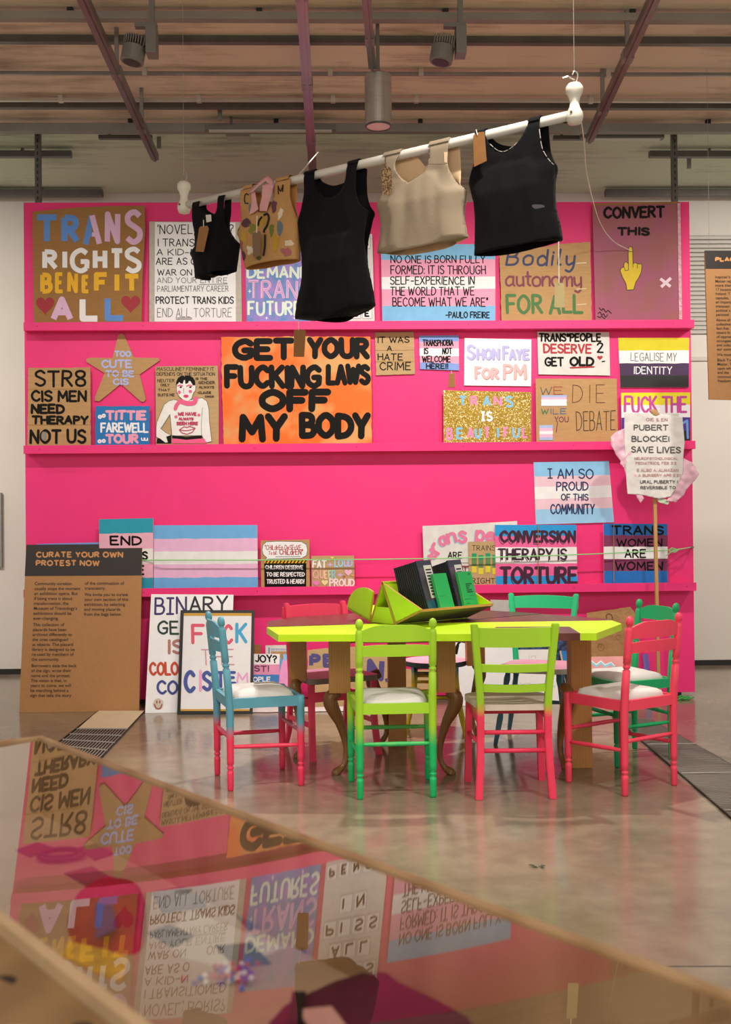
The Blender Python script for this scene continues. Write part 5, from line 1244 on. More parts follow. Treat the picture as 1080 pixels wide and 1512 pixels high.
# crumpled plastic bag at the foot of the boards
bg_ = B(); q0 = onZ(405, 1051, 0)
pts = []
for i in range(33):
    row = []
    for j in range(7):
        u, v = i/32, j/6; x = q0.x-.17+u*.9; y = q0.y+.02+(v-.5)*.10
        z = .004 + .035*math.sin(PI*v)*(.6+.6*abs(noise.noise(V((u*14, v*3, 1)))))
        row.append(bg_.verts.new((x, y+.02*noise.noise(V((u*11, 3, v))), z)))
    pts.append(row)
for i in range(32):
    for j in range(6): bg_.faces.new((pts[i][j], pts[i+1][j], pts[i+1][j+1], pts[i][j+1]))
tag(obj('plastic_bag', bg_, mat('white_plastic', '#dcd3cf', .35, .05, 20), smooth=True), 'crumpled white plastic bag on the floor at the foot of the leaning boards', 'bag')
gb = B(); q = onZ(1010, 1033, 0)
for k in range(7):
    a = random.uniform(0, 6); c = V((q.x+random.uniform(-.05, .05), q.y+random.uniform(-.03, .03), .016))
    tube(gb, smooth_pts([c+V((.045*math.cos(a+t), .03*math.sin(a+t), .012*math.sin(3*t))) for t in (0, 1.2, 2.4, 3.6, 5)], 5), .0055, 6)
tag(obj('cord_bundle', gb, mat('green_cord', '#3fa04a', .6)), 'small bundle of green cord on the floor at the right foot of the pink wall', 'cord')
lf = B(); q = onZ(791, 1282, 0)
for k in range(5):
    a = k*1.3; c = q+V((random.uniform(-.02, .02), random.uniform(-.012, .012), .004)); d = V((math.cos(a), math.sin(a)*.5, .12))*.03
    prism(lf, [c, c+d*.5+V((0, .006, .004)), c+d, c+d*.5-V((0, .006, 0))], (0, 0, .0015))
tag(obj('leaf_scrap', lf, mat('dark_leaf', '#2f3a1a', .6)), 'dark crumpled leaf scrap lying on the open floor', 'leaf')

# ---- hanging text panel at the right edge
s = Sheet(onY(1060, 480, 7.3), (0.12, -1, 0), (1000, 280, 4.447)); s.thing('text_panel', 'kraft text panel hanging at the right edge in front of the louvre', 'text panel', None, (420, 1380))
s.board([(184, 400), (900, 400), (925, 1395), (213, 1378)], .012, CARDD)
s.fill([(184, 400), (900, 400), (904, 520), (189, 520)], KD, 'heading_band'); s.write('PLAC', 250, 382, 442, 474, 10, KL, jit=0, flat=True)
hw = B(); q = s.pt(205, 402); tube(hw, [q+V((.01, .006, 0)), V((q.x+.01, q.y+.006, ZC))], .0012, 5); obj('hanging_wire', hw, WIRE, s.root)
R1 = ['Inspired b', 'Matter rep', 'more than', '17 location', 'Ireland. T', 'capsules,', 'an importa', 'transcest', 'political a', 'personal', None, 'Above all', 'collective', 'fact that', 'sisters fo', 'of oppres', 'strongest', 'and cultu', 'our comm', None, 'We must', None, 'Black Tran', 'Matter. T', 'upon whi', 'and the', 'communi', 'freedom']
ln = []; y = 582.0
for t in R1:
    if t is None: y += 8; continue
    ln.append((250+(y-582)*.025, y, t)); y += 27.4
body_text(s, ln, KD, 25); s.done()

# ---- cord stretched in front of the third ledge
YR = LEDGE[2][1]-.002
pts = [onY(150, 827, YW-.03), onY(196, 827, YW-.035), onY(212, 827, YW-.079)] + [onY(x, y, YR) for x, y in ((240, 827), (380, 827), (540, 826), (650, 824.5), (760, 822), (880, 818), (960, 814), (1000, 811.5))] + [onY(1022, 808, YW-.015)]
cb = B(); tube(cb, pts, .0042, 6)
k0 = onY(1000, 811.5, YR)
tube(cb, smooth_pts([k0, k0+V((-.04, -.006, .012)), k0+V((-.06, -.004, -.01)), k0+V((-.02, -.002, -.02)), k0+V((.02, 0, .004)), k0], 5), .004, 6)
tube(cb, smooth_pts([k0, k0+V((-.05, -.01, -.02)), k0+V((-.09, -.008, -.048))], 4), .004, 6)
cord = tag(obj('stretched_cord', cb, mat('pale_green_cord', '#8fd68a', .6)), 'pale green cord stretched across the placards of the third ledge', 'cord')
nl = B(); q = onY(1022, 808, YW); tube(nl, [q+V((0, .03, 0)), q+V((0, -.03, 0))], .009, 10); obj('screw_eye', nl, STEEL, cord)
for px, y0, y1, lab in ((795, 774, 862, 'left'), (907, 771, 860, 'right')):
    b_ = B(); tube(b_, [onY(px, y0, YW-.085), onY(px, y1, YW-.085)], .003, 6)
    tag(obj('hanging_string', b_, mat('brown_string', '#a5814f', .8)), 'brown string hanging below the %s corner of the navy lettered placard' % lab, 'string')

# ------------------------------------------------------------------ wrapped sign on a wooden pole
CPB = (900, 600, 7.714)
YP = YW-.32
s = Sheet(onY(965, 680, YP), (0, -1, 0), CPB)
def crump(q):
    return .010*noise.noise(V((q.x*9, 0, q.z*9))) + .005*noise.noise(V((q.x*24, 3, q.z*24)))
pole_b, pole_t = onY(975, 1046, YP), onY(966, 604, YP); pole_b.z = 0
r = s.thing('wrapped_sign', 'white paper wrapped sign with pink plastic sides on a wooden pole', 'placard', None, (520, 1060), 0)
pb = B(); tube(pb, [V((pole_b.x, YP+.025, 0)), V((pole_t.x, YP+.025, pole_t.z))], .0165, 4); obj('wooden_pole', pb, mat('pine_pole', '#c99a5e', .6, .1, 12, stretch=(4, 4, .5)), r)
def crumpled(name, out, m_, dd, th=.002, amp=1.0, step=13):
    """irregular paper or plastic outline filled with a fine crumpled grid"""
    pts = []
    for i, p in enumerate(out):
        q = out[(i+1) % len(out)]; n = max(1, int(math.dist(p, q)/step))
        for k in range(n): pts.append(V((p[0]+(q[0]-p[0])*k/n, p[1]+(q[1]-p[1])*k/n)))
    nb = len(pts); xs = [p.x for p in pts]; ys = [p.y for p in pts]
    g = []
    x = min(xs)
    while x < max(xs):
        y = min(ys)
        while y < max(ys): g.append(V((x+random.uniform(-2, 2), y+random.uniform(-2, 2)))); y += step*1.2
        x += step*1.2
    def inside(p):
        c = False
        for i in range(nb):
            a, b_ = pts[i], pts[(i+1) % nb]
            if (a.y > p.y) != (b_.y > p.y) and p.x < (b_.x-a.x)*(p.y-a.y)/(b_.y-a.y)+a.x: c = not c
        return c
    g = [p for p in g if inside(p)]
    vs, _, fs, *_ = delaunay_2d_cdt(pts+g, [], [list(range(nb))], 1, 1e-4)
    bm = B(); W = []
    for v in vs:
        q = s.pt(v.x, v.y); q = q + s.n*(dd + amp*crump(q)); W.append(bm.verts.new(q))
    for f in fs:
        try: bm.faces.new([W[i] for i in f])
        except ValueError: pass
    o = obj(name, bm, m_, r, smooth=True)
    md = o.modifiers.new('thickness', 'SOLIDIFY'); md.thickness = th; return o
paper = mat('wrapping_paper', '#e6e1dd', .7, .05, 18, .25, 40)
plast = mat('pink_plastic', '#eebfd0', .4, .08, 16, .3, 30)
bd = B(); a, b_ = s.pt(200, 90), s.pt(800, 990); box(bd, (a.x, YP-.012, b_.z), (b_.x, YP+.008, a.z)); obj('board', bd, OFFWHITE, r)
crumpled('plastic_wrap', [(175, 250), (60, 300), (10, 350), (10, 440), (60, 540), (125, 620), (118, 655), (165, 700), (190, 800), (260, 900), (310, 1040), (350, 1102), (390, 1050), (360, 1000), (300, 700), (230, 480)], plast, .014, amp=2.2)
crumpled('plastic_wrap', [(840, 590), (930, 640), (985, 690), (985, 730), (1015, 770), (965, 850), (870, 950), (850, 1010), (770, 1070), (765, 1092), (630, 1080), (690, 1030), (760, 900), (800, 760)], plast, .014, amp=2.2)
crumpled('paper_wrap', [(165, 70), (450, 78), (500, 120), (540, 110), (570, 92), (825, 125), (835, 250), (850, 420), (835, 560), (830, 760), (740, 950), (690, 1030), (560, 1055), (370, 1010), (200, 1000), (185, 800), (165, 400)], paper, .02, amp=.55)
crumpled('green_sheet_corner', [(540, 1050), (630, 1052), (680, 1095), (665, 1122), (560, 1095)], P('#c5dcb8', .6), .01, amp=.5)
crumpled('brown_flap', [(450, 40), (535, 42), (572, 95), (540, 112), (500, 100)], CARDL, .012, amp=.3)
s.disp = lambda q: .0225 + .55*crump(q)
GI, RI = P('#55524f', .7), P('#c39a98', .7)
s.write('OIE & EN', 410, 655, 135, 175, 8, P('#b59090', .7), jit=.05); s.write('PUBERT', 268, 665, 210, 280, 13, GI, jit=0); s.write('BLOCKE', 245, 655, 338, 408, 13, GI, jit=0); s.write('I', 662, 682, 345, 408, 11, GI, jit=0); s.write('SAVE LIVES', 238, 805, 455, 530, 13, GI, jit=0, slope=8)
for t, a, b_, y0, y1, c_, w_ in (('NEUROPSYCHOLOGICAL', 275, 770, 580, 610, RI, 6), ('PEDIATRICS, FEB 2020', 290, 765, 632, 665, RI, 7), ('E ALSO A. ALMAZAN', 305, 780, 712, 746, RI, 7), ('A SURGERY APR 2021', 320, 800, 770, 802, RI, 7), ('URAL PUBERTY I', 342, 770, 842, 880, GI, 7), ('REVERSIBLE TO', 345, 745, 908, 945, GI, 7)): s.write(t, a, b_, y0, y1, w_, c_, jit=0)
s.eps = .0025; s.done()

# ------------------------------------------------------------------ clothes rail
ZR = 3.07
RL, RR = onZ(272, 304, ZR), onZ(849, 169, ZR)
RD_ = (RR-RL).normalized(); RN = V((RD_.y, -RD_.x, 0))     # RN faces the viewer
BONE = mat('ivory_plastic', '#ded8c8', .4, .04, 10)
rail = empty('clothes_rail', ((RL+RR)/2).to_tuple(), 'white clothes rail hung from the ceiling with bone shaped ends', 'clothes rail')
bm = B(); tube(bm, [RL-RD_*.01, RR+RD_*.01], .0205, 20); obj('pole', bm, mat('white_rail', '#dcd7cc', .35), rail, smooth=True)
for e, h in ((RL, .13), (RR, .15)):
    bm = B(); lathe(bm, (e.x, e.y, e.z-.045), [(.004, 0), (.028, .008), (.036, .03), (.034, .05), (.022, .075), (.019, .095), (.026, .12), (.036, .138), (.036, .158), (.026, .172), (.008, .176)], 20)
    for v in bm.verts: v.co = V((e.x, e.y, 0)) + (V((v.co.x, v.co.y, 0))-V((e.x, e.y, 0)))*1.0 + V((0, 0, v.co.z))
    bo = obj('bone_end', bm, BONE, rail, smooth=True)
    hk = B(); t = V((e.x, e.y, e.z+.125)); tube(hk, smooth_pts([t, t+V((.012, 0, .02)), t+V((.014, 0, .045)), t+V((0, 0, .055)), t+V((-.008, 0, .04))], 4), .003, 6); tube(hk, [t+V((0, 0, .05)), V((e.x, e.y, ZC))], .0011, 5)
    if e is RR: tube(hk, [t+V((0, 0, .02)), t+V((-.03, -.01, .03)), t+V((-.05, -.01, .022))], .004, 5)
    obj('hanging_wire', hk, WIRE, bo)
    sr_ = B(); tube(sr_, [V((e.x, e.y, e.z))+RN*.030, V((e.x, e.y, e.z))+RN*.038], .006, 8); obj('screw', sr_, mat('brass_screw', '#8a6a3a', .4, metal=.6), bo)
bm = B(); p0 = V((RR.x, RR.y, RR.z+.13))
end = onY(931, 370, YW-.05)
tube(bm, smooth_pts([p0, onY(862, 200, 5.2), onY(868, 262, 6.6), onY(885, 325, 7.8), onY(905, 355, 8.15), end], 6), .0028, 5)
tag(obj('loose_string', bm, mat('white_string', '#e8e2d2', .7)), 'white string looping from the right end of the rail to the yellow painted hand', 'string')
bm = B(); a = RL.lerp(RR, .345); tube(bm, [a+V((0, .0, .018)), onZ(470, 225, 3.75)], .004, 6)
tag(obj('pale_rod', bm, mat('white_rail', '#dcd7cc', .35)), 'thin pale rod slanting up behind the long black vest', 'rod')

# ------------------------------------------------------------------ vests on the rail
def rail_sz(px, py):
    q = onP(px, py, RL, RN); return ((q-RL).dot(RD_), q.z)
def rail_pt(s_, z, off=0.0):
    q = RL + RD_*s_; return V((q.x, q.y, z)) + RN*off
def pip(p, poly):
    c = False; n = len(poly)
    for i in range(n):
        a, b_ = poly[i], poly[(i+1) % n]
        if (a[1] > p[1]) != (b_[1] > p[1]) and p[0] < (b_[0]-a[0])*(p[1]-a[1])/(b_[1]-a[1])+a[0]: c = not c
    return c
def vest(crop, front, back, armpit_z, mf, mb, label, name='vest', seed=0, depth=.055, wrink=.010, edge=None, sheetz=None):
    """front and back cloth sheets sharing their outline, hung over the rail by the straps"""
    cv = lambda pts: [rail_sz(crop[0]+x/crop[2], crop[1]+y/crop[2]) for x, y in pts]
    def rounded(P_):                       # soften the curves but keep the strap and hem corners
        n = len(P_); out = []
        def corner(i):
            a, b_, c = (V((*P_[(i+k) % n], 0)) for k in (-1, 0, 1)); d0, d1 = (b_-a).normalized(), (c-b_).normalized()
            return d0.dot(d1) < .55 or P_[i][1] > ZR-.02
        for i in range(n):
            p0, p1, p2, p3 = (V((*P_[(i+k) % n], 0)) for k in (-1, 0, 1, 2))
            if corner(i): p0 = p1*2-p2
            if corner((i+1) % n): p3 = p2*2-p1
            for k in range(4):
                t = k/4; q = 0.5*((2*p1)+(p2-p0)*t+(2*p0-5*p1+4*p2-p3)*t*t+(3*p1-p0-3*p2+p3)*t**3); out.append((q.x, q.y))
        return out
    F, Bk = rounded(cv(front)), rounded(cv(back))
    lo = min(p[1] for p in F); ss = sum(p[0] for p in F)/len(F)
    root = empty(name, rail_pt(ss, lo).to_tuple(), label, 'vest', 'tops hung on the rail')
    az = rail_sz(0, 0); arm = rail_sz(crop[0], crop[1]+armpit_z/crop[2]) if False else None
    def ext(poly, z):
        xs = []
        n = len(poly)
        for i in range(n):
            a, b_ = poly[i], poly[(i+1) % n]
            if (a[1] > z) != (b_[1] > z): xs.append((b_[0]-a[0])*(z-a[1])/(b_[1]-a[1])+a[0])
        return (min(xs), max(xs)) if xs else (ss-.1, ss+.1)
    ztop = max(p[1] for p in F); pit = ztop - (ztop-lo)*armpit_z
    def disp(p, side):
        x, z = p
        xl, xr = ext(F, min(max(z, lo+.01), ztop-.01)); e = min(x-xl, xr-x)
        h = (ZR+.027)-z                                   # below the strap tops
        over = math.sqrt(max(0.0, min(1, h/.045)))*.028
        body = depth*math.sqrt(max(0.0, min(1, e/.09)))
        t = min(1, max(0, (z-pit)/.12))                   # 1 above the arm holes
        d = body*(1-t)+max(.028, body*.6)*t if z < pit+.12 else max(.026, .028)
        if z > ZR-.08: d = min(d, over) if z > ZR-.018 else max(.0265, min(d, .03))
        wv = wrink*noise.noise(V((x*7+seed, z*3.2, side*5)))*min(1, max(0, e/.05)) + wrink*.6*noise.noise(V((x*18+seed, z*6, side*9)))
        if z > ZR-.10: wv *= .15
        return side*d + wv
    outs = []
    for nm, poly, side, mm in (('front_panel', F, 1, mf), ('back_panel', Bk, -1, mb)):
        step = .012; pts = []
        for i, p in enumerate(poly):
            q = poly[(i+1) % len(poly)]; n = max(1, int(math.dist(p, q)/step))
            for k in range(n): pts.append(V((p[0]+(q[0]-p[0])*k/n, p[1]+(q[1]-p[1])*k/n)))
        nb = len(pts); g = []
        x = min(p.x for p in pts)
        while x < max(p.x for p in pts):
            z = lo
            while z < ztop:
                if pip((x, z), poly): g.append(V((x+random.uniform(-.002, .002), z+random.uniform(-.002, .002))))
                z += step
            x += step
        vs, _, fs, *_ = delaunay_2d_cdt(pts+g, [], [list(range(nb))], 1, 1e-5)
        bm = B(); W = [bm.verts.new(rail_pt(v.x, v.y, disp((v.x, v.y), side))) for v in vs]
        for f in fs:
            try: bm.faces.new([W[i] for i in f])
            except ValueError: pass
        o = obj(nm, bm, mm, root, smooth=True); md = o.modifiers.new('cloth_thickness', 'SOLIDIFY'); md.thickness = .0022; md.offset = 0
        outs.append((poly, pts[:nb]))
    # strap tops folded over the rail
    bm = B()
    tops = []; run = []
    for v in outs[0][1]:
        if v.y > ZR+.004: run.append(v)
        elif run: tops.append(run); run = []
    if run: tops.append(run)
    for rn in tops:
        a, b_ = min(v.x for v in rn), max(v.x for v in rn)
        if b_-a < .02: continue
        n = 8; rows = []
        for i in range(n+1):
            ang = PI*i/n
            rows.append([bm.verts.new(rail_pt(x, ZR+.004+.024*math.sin(ang), .0275*math.cos(ang))) for x in (a, (a+b_)/2, b_)])
        for r0, r1 in zip(rows, rows[1:]):
            for k in range(2): bm.faces.new((r0[k], r0[k+1], r1[k+1], r1[k]))
    if len(bm.faces): obj('strap_fold', bm, mf, root, smooth=True)
    else: bm.free()
    return root, disp
def on_vest(root, disp, crop, pts, m_, part, up=.004, curve=False):
    """a patch lying on the front of a vest"""
    P_ = [(crop[0]+x/crop[2], crop[1]+y/crop[2]) for x, y in pts]
    Q = [V((*rail_sz(*p), 0)) for p in P_]
    if curve: Q = smooth_pts(Q, 4, True)
    nb = len(Q); pts2 = []
    for i in range(nb):
        a, b_ = Q[i], Q[(i+1) % nb]; n = max(1, int((b_-a).length/.02)); pts2 += [V((a.lerp(b_, k/n).x, a.lerp(b_, k/n).y)) for k in range(n)]
    g = []; poly = [(p.x, p.y) for p in pts2]
    x = min(p[0] for p in poly)
    while x < max(p[0] for p in poly):
        z = min(p[1] for p in poly)
        while z < max(p[1] for p in poly):
            if pip((x, z), poly): g.append(V((x+.0003, z+.0007)))
            z += .015
        x += .015
    vs, _, fs, *_ = delaunay_2d_cdt(pts2+g, [], [list(range(len(pts2)))], 1, 1e-6)
    bm = B(); W = [bm.verts.new(rail_pt(v.x, v.y, disp((v.x, v.y), 1)+up)) for v in vs]
    for f in fs:
        try: bm.faces.new([W[i] for i in f])
        except ValueError: pass
    return obj(part, bm, m_, root)
def on_vest_tag(root, crop, pts, m_, off, part='swing_tag', hole=None, lines=0, string_to=None, toplevel=None):
    P_ = [rail_pt(*rail_sz(crop[0]+x/crop[2], crop[1]+y/crop[2]), off) for x, y in pts]
    bm = B(); prism(bm, list(reversed(P_)), -RN*.0015); o = obj(part, bm, m_, root)
    if string_to:
        st = B(); tube(st, [rail_pt(*rail_sz(crop[0]+x/crop[2], crop[1]+y/crop[2]), off+.001) for x, y in string_to], .0022, 5); obj('string', st, mat('white_string', '#e8e2d2', .7), root)
    return o
BLK = mat('black_vest_cloth', '#0c0b0e', .9, .1, 20, .1, 120, spec=.15, sheen=.05)
TAN = mat('tan_vest_cloth', '#bb8f5a', .85, .05, 14, .1, 150, spec=.2); TANI = mat('tan_vest_inside', '#c58c4e', .85, .05, 14, spec=.2)
SAND = mat('sand_vest_shaded', '#9d8d77', .85, .05, 10, .1, 150, spec=.2); SANDI = mat('sand_vest_lit', '#e3c197', .85, .05, 10, spec=.2)  # one cloth: front darkened for shade, inside lightened as if lit
TAGM = mat('brown_tag_card', '#9a6a38', .7, .08, 30); TAGC = mat('cream_tag_card', '#cdbb84', .7, .04, 20)
# small black crop vest
fo = [(137, 246), (172, 238), (176, 278), (210, 302), (240, 317), (262, 288), (268, 212), (302, 206), (300, 285), (306, 370), (340, 430), (363, 452), (345, 590), (225, 612), (200, 637), (137, 632), (130, 560), (108, 497), (133, 480), (140, 400), (136, 320)]
bk = [p for p in fo]; bk[2:6] = [(176, 270), (210, 292), (240, 300), (262, 275)]
rt_, dsp = vest(C4, fo, bk, .50, BLK, BLK, 'small black cropped vest, leftmost on the white rail', seed=1, depth=.05)
on_vest_tag(rt_, C4, [(205, 378), (240, 374), (248, 390), (222, 508), (180, 505), (198, 388)], TAGM, .066, string_to=[(222, 380), (222, 345)])
on_vest_tag(rt_, C4, [(228, 318), (255, 316), (258, 350), (232, 356)], mat('white_care_label', '#d8d4c8', .7), .060, 'care_label')
# splotched tan vest with pink ribbon
fo = [(382, 183), (442, 158), (456, 220), (480, 298), (530, 300), (552, 240), (562, 132), (640, 122), (640, 235), (655, 300), (680, 350), (672, 400), (676, 535), (530, 557), (395, 585), (370, 450), (350, 400), (374, 350), (384, 280)]
bk = [p for p in fo]; bk[2:6] = [(456, 190), (480, 225), (530, 225), (552, 190)]; bk[8:11] = [(662, 150), (664, 240), (676, 320)] if False else bk[8:11]
rt_, dsp = vest(C4, fo, bk, .52, TAN, TANI, 'tan cropped vest covered in paint splotches with a pink ribbon', seed=3, depth=.05)
CX = (340, 240, 9)
bl = B()
def rib(pts): on_vest(rt_, dsp, CX, pts, RIB, 'pink_ribbon', .016)
RIB = mat('pink_ribbon', '#d9a0a0', .5, .05, 12)
rib([(350, 350), (395, 345), (405, 420), (435, 560), (460, 650), (400, 700), (350, 725), (365, 560), (355, 440)])
rib([(500, 330), (570, 300), (640, 330), (640, 400), (600, 560), (590, 685), (480, 675), (475, 600), (500, 480)])
# the loop of the ribbon standing above the rail
lp = B(); A_ = []
for x, y, o_ in ((345, 355, .03), (400, 345, .034), (480, 265, .036), (560, 195, .03), (600, 240, .02), (640, 330, .03)):
    q = rail_sz(CX[0]+x/9, CX[1]+y/9); q2 = rail_sz(CX[0]+x/9, CX[1]+(y+85)/9); A_.append((lp.verts.new(rail_pt(*q, o_+.005)), lp.verts.new(rail_pt(*q2, o_+.022))))
for a, b_ in zip(A_, A_[1:]): lp.faces.new((a[0], b_[0], b_[1], a[1]))
o = obj('pink_ribbon', lp, RIB, rt_, smooth=True); md = o.modifiers.new('cloth_thickness', 'SOLIDIFY'); md.thickness = .002
SP = lambda c_: P(c_, .7, .1)
rs = random.Random(5)
def splat(cx, cy, rx, ry, c_, n=9, wob=.35, drip=0):
    pts = [(cx+rx*(1+rs.uniform(-wob, wob))*math.cos(2*PI*k/n), cy+ry*(1+rs.uniform(-wob, wob))*math.sin(2*PI*k/n)) for k in range(n)]
    if drip: pts[n//4] = (cx, cy+ry+drip)
    on_vest(rt_, dsp, CX, pts, SP(c_), 'paint_splotch', .003, curve=True)
splat(285, 825, 72, 62, '#5a3440', wob=.12); splat(330, 625, 38, 45, '#6b777d', drip=25); splat(645, 600, 38, 75, '#64394a', drip=30); splat(730, 700, 30, 60, '#d9c8b0', n=10, wob=.4, drip=40); splat(745, 880, 42, 55, '#5f7078', drip=75)
splat(500, 820, 60, 70, '#b8912b', wob=.15); splat(640, 910, 38, 48, '#6e7326', drip=70); splat(375, 905, 45, 50, '#7d7c2c', n=11, wob=.5); splat(165, 900, 20, 22, '#7d7c2c', wob=.4); splat(262, 1015, 48, 65, '#c19a2c', wob=.2)
splat(345, 1180, 58, 60, '#e3d3bd', n=11, wob=.45); splat(695, 1080, 50, 95, '#b98e22', n=10, wob=.28, drip=60); splat(815, 1205, 48, 60, '#a35a58', n=11, wob=.4); splat(845, 1090, 38, 45, '#d8c3a4', n=10, wob=.5); splat(190, 1120, 40, 70, '#a55a5a', n=11, wob=.4); splat(225, 1260, 38, 60, '#57303c', n=10, wob=.4)
splat(415, 1020, 45, 45, '#6b777d', wob=.4); splat(475, 1300, 36, 28, '#5d5a22', wob=.3)
def vest_line(pts, w_, c_, part):
    Q = smooth_pts([V((x, y, 0)) for x, y in pts], 5); bm = B(); W = []
    tube(bm, [rail_pt(*(q := rail_sz(CX[0]+p.x/9, CX[1]+p.y/9)), dsp(q, 1)+.004) for p in Q], w_, 6, flat=1.0); return obj(part, bm, P(c_, .7), rt_)
vest_line([(455, 870), (465, 800), (500, 750)], .0065, '#17110f', 'question_mark'); vest_line([(530, 725), (575, 715), (605, 770), (590, 860), (545, 930), (545, 960)], .006, '#17110f', 'question_mark')
vest_line([(298, 450), (265, 435), (245, 490), (255, 555), (298, 560)], .0028, '#17110f', 'letter'); vest_line([(695, 440), (690, 330)], .0028, '#17110f', 'letter'); vest_line([(690, 335), (725, 400), (755, 315)], .0028, '#17110f', 'letter'); vest_line([(755, 315), (752, 410)], .0028, '#17110f', 'letter')
vest_line([(555, 990), (560, 1140), (545, 1270)], .006, '#2a1b1a', 'dark_drip')
on_vest_tag(rt_, CX, [(440, 985), (540, 960), (550, 985), (545, 1285), (450, 1295)], mat('grey_brown_tag', '#7d6248', .7), .085, string_to=[(500, 985), (505, 760)])
# long black vest
fo = [(708, 101), (760, 82), (765, 130), (780, 185), (818, 220), (860, 221), (902, 186), (925, 120), (932, 36), (986, 28), (978, 110), (978, 190), (1000, 255), (1042, 290), (1030, 335), (1015, 430), (1020, 560), (1045, 680), (1058, 772), (980, 811), (870, 846), (760, 849), (650, 840), (665, 740), (685, 640), (691, 500), (681, 375), (681, 340), (700, 270), (712, 190)]
bk = [p for p in fo]; bk[2:8] = [(765, 118), (790, 135), (825, 146), (860, 140), (895, 125), (922, 95)]; bk[9:13] = [(1002, 60), (1000, 120), (1003, 190), (1018, 250)]
rt_, dsp = vest(C4, fo, bk, .62, BLK, BLK, 'long black vest at the middle of the white rail', seed=6, depth=.06)
on_vest_tag(rt_, C8, [(440, 28), (470, 22), (500, 30), (491, 165), (437, 164)], TAGM, .01, string_to=[(465, 28), (463, -30), (470, -60)])
tp = B(); 
# sand vest
fo = [(110, 206), (205, 186), (200, 205), (173, 272), (195, 330), (250, 371), (310, 330), (350, 265), (352, 146), (460, 123), (452, 250), (470, 320), (502, 372), (545, 396), (535, 450), (526, 520), (535, 600), (546, 650), (470, 676), (300, 716), (160, 736), (65, 735), (75, 680), (85, 580), (65, 490), (70, 470), (110, 400), (130, 330), (125, 290), (118, 240)]
bk = [p for p in fo]; bk[2:8] = [(204, 198), (212, 212), (262, 216), (300, 264), (325, 255), (348, 200)]; bk[9:12] = [(482, 126), (490, 240), (498, 330)]
rt_, dsp = vest(C5, fo, bk, .55, SAND, SANDI, 'sand coloured cropped vest with a patterned tag on its left strap', seed=9, depth=.055)
on_vest_tag(rt_, C5, [(128, 298), (158, 288), (178, 310), (180, 430), (158, 446), (130, 435), (122, 330)], marble('woven_tag', '#4a3320', '#a3835a', 120), .062)
vb = B(); 
on_vest(rt_, dsp, C5, [(352, 262), (452, 262), (452, 268), (352, 268)], mat('sand_seam', '#9c8a70', .9), 'yoke_seam', .002)
on_vest(rt_, dsp, C5, [(436, 206), (456, 206), (452, 264), (437, 260)], mat('seam_patch', '#e7cda8', .9), 'light_patch', .003)
# right black vest
fo = [(595, 93), (648, 76), (650, 112), (680, 170), (715, 198), (752, 206), (800, 181), (842, 130), (875, 66), (881, 11), (940, 1), (942, 90), (955, 180), (984, 240), (1012, 271), (1010, 330), (1008, 400), (1015, 500), (1035, 580), (1048, 662), (900, 691), (740, 726), (580, 748), (585, 650), (583, 520), (565, 400), (562, 360), (585, 290), (605, 200), (600, 140)]
bk = [p for p in fo]; bk[2:9] = [(652, 104), (675, 128), (710, 148), (760, 156), (800, 150), (845, 120), (874, 60)]; bk[10:14] = [(960, 30), (962, 95), (972, 180), (990, 235)]
rt_, dsp = vest(C5, fo, bk, .55, BLK, BLK, 'black vest with white stitching and a brown tag, rightmost on the white rail', seed=12, depth=.055)
on_vest_tag(rt_, C5, [(606, 128), (632, 112), (665, 108), (677, 262), (610, 294), (608, 200)], TAGM, .058, string_to=[(630, 128), (622, 98)])
def stitch(pts, c_='#d8d0c8'):
    bm = B(); Q = smooth_pts([V((*rail_sz(540+x/3.6, 170+y/3.6), 0)) for x, y in pts], 6)
    for i in range(0, len(Q)-1):
        if i % 4 == 3: continue
        tube(bm, [rail_pt(Q[k].x, Q[k].y, dsp((Q[k].x, Q[k].y), 1)+.003) for k in (i, i+1)], .0012, 5)
    obj('stitching', bm, P(c_, .8), rt_)
stitch([(680, 165), (715, 194), (752, 204), (795, 182), (828, 152)]); stitch([(941, 85), (955, 178), (984, 238), (1010, 269)])
on_vest(rt_, dsp, C5, [(915, 492), (960, 488), (972, 498), (950, 506), (925, 512)], P('#4a474c', .9), 'pale_smudge', .002, curve=True)
on_vest_tag(rt_, C6, [(152, 1148), (202, 1148), (206, 1278), (152, 1278)], TAGC, .02, 'cream_tag', string_to=[(176, 1150), (174, 930)])
# small tag under a striped placard
s = wall_sheet(CQ, .004); s.thing('swing_tag', 'small brown tag hanging below the small striped placard', 'tag', None, (530, 382)); s.board([(512, 298), (548, 292), (551, 382), (508, 382)], .003, TAGM); s.stroke([(530, 298), (526, 280)], 3, mat('white_string', '#e8e2d2', .7), 'string'); s.done()
# ------------------------------------------------------------------ glass topped display case in the foreground
def gz(x, y):                                  # the acrylic lid sags a little between its edges
    Y = y-2.2
    return .90 + .04003*x + .02163*Y + .03018*x*x + .04385*x*Y + .02027*Y*Y
PC = V((-.69, 2.52)); UU = V((.595, -.804)).normalized(); VV = V((-UU.y*-1*-1, 0))
UU = V((.5947, -.8039)); VV = V((-.8039, -.5947))
LENC, WID, RIM = 2.9, .475, .34
def cpt(u, v): return PC + UU*u + VV*v
case = empty('display_case', (cpt(LENC/2, WID/2).x, cpt(LENC/2, WID/2).y, 0), 'low plywood display case with a reflecting clear lid in the foreground', 'display case')
PLY = wood('plywood', '#b3936b', '#8f6c46', (1.2, 1.2, 1.2), .45)
PLY2 = mat('plywood_floor', '#b3967a', .6, .08, 5, stretch=(1, 4, 1))
M = bpy.data.materials.new('clear_acrylic'); M.use_nodes = True; nt = M.node_tree; nt.nodes.clear()
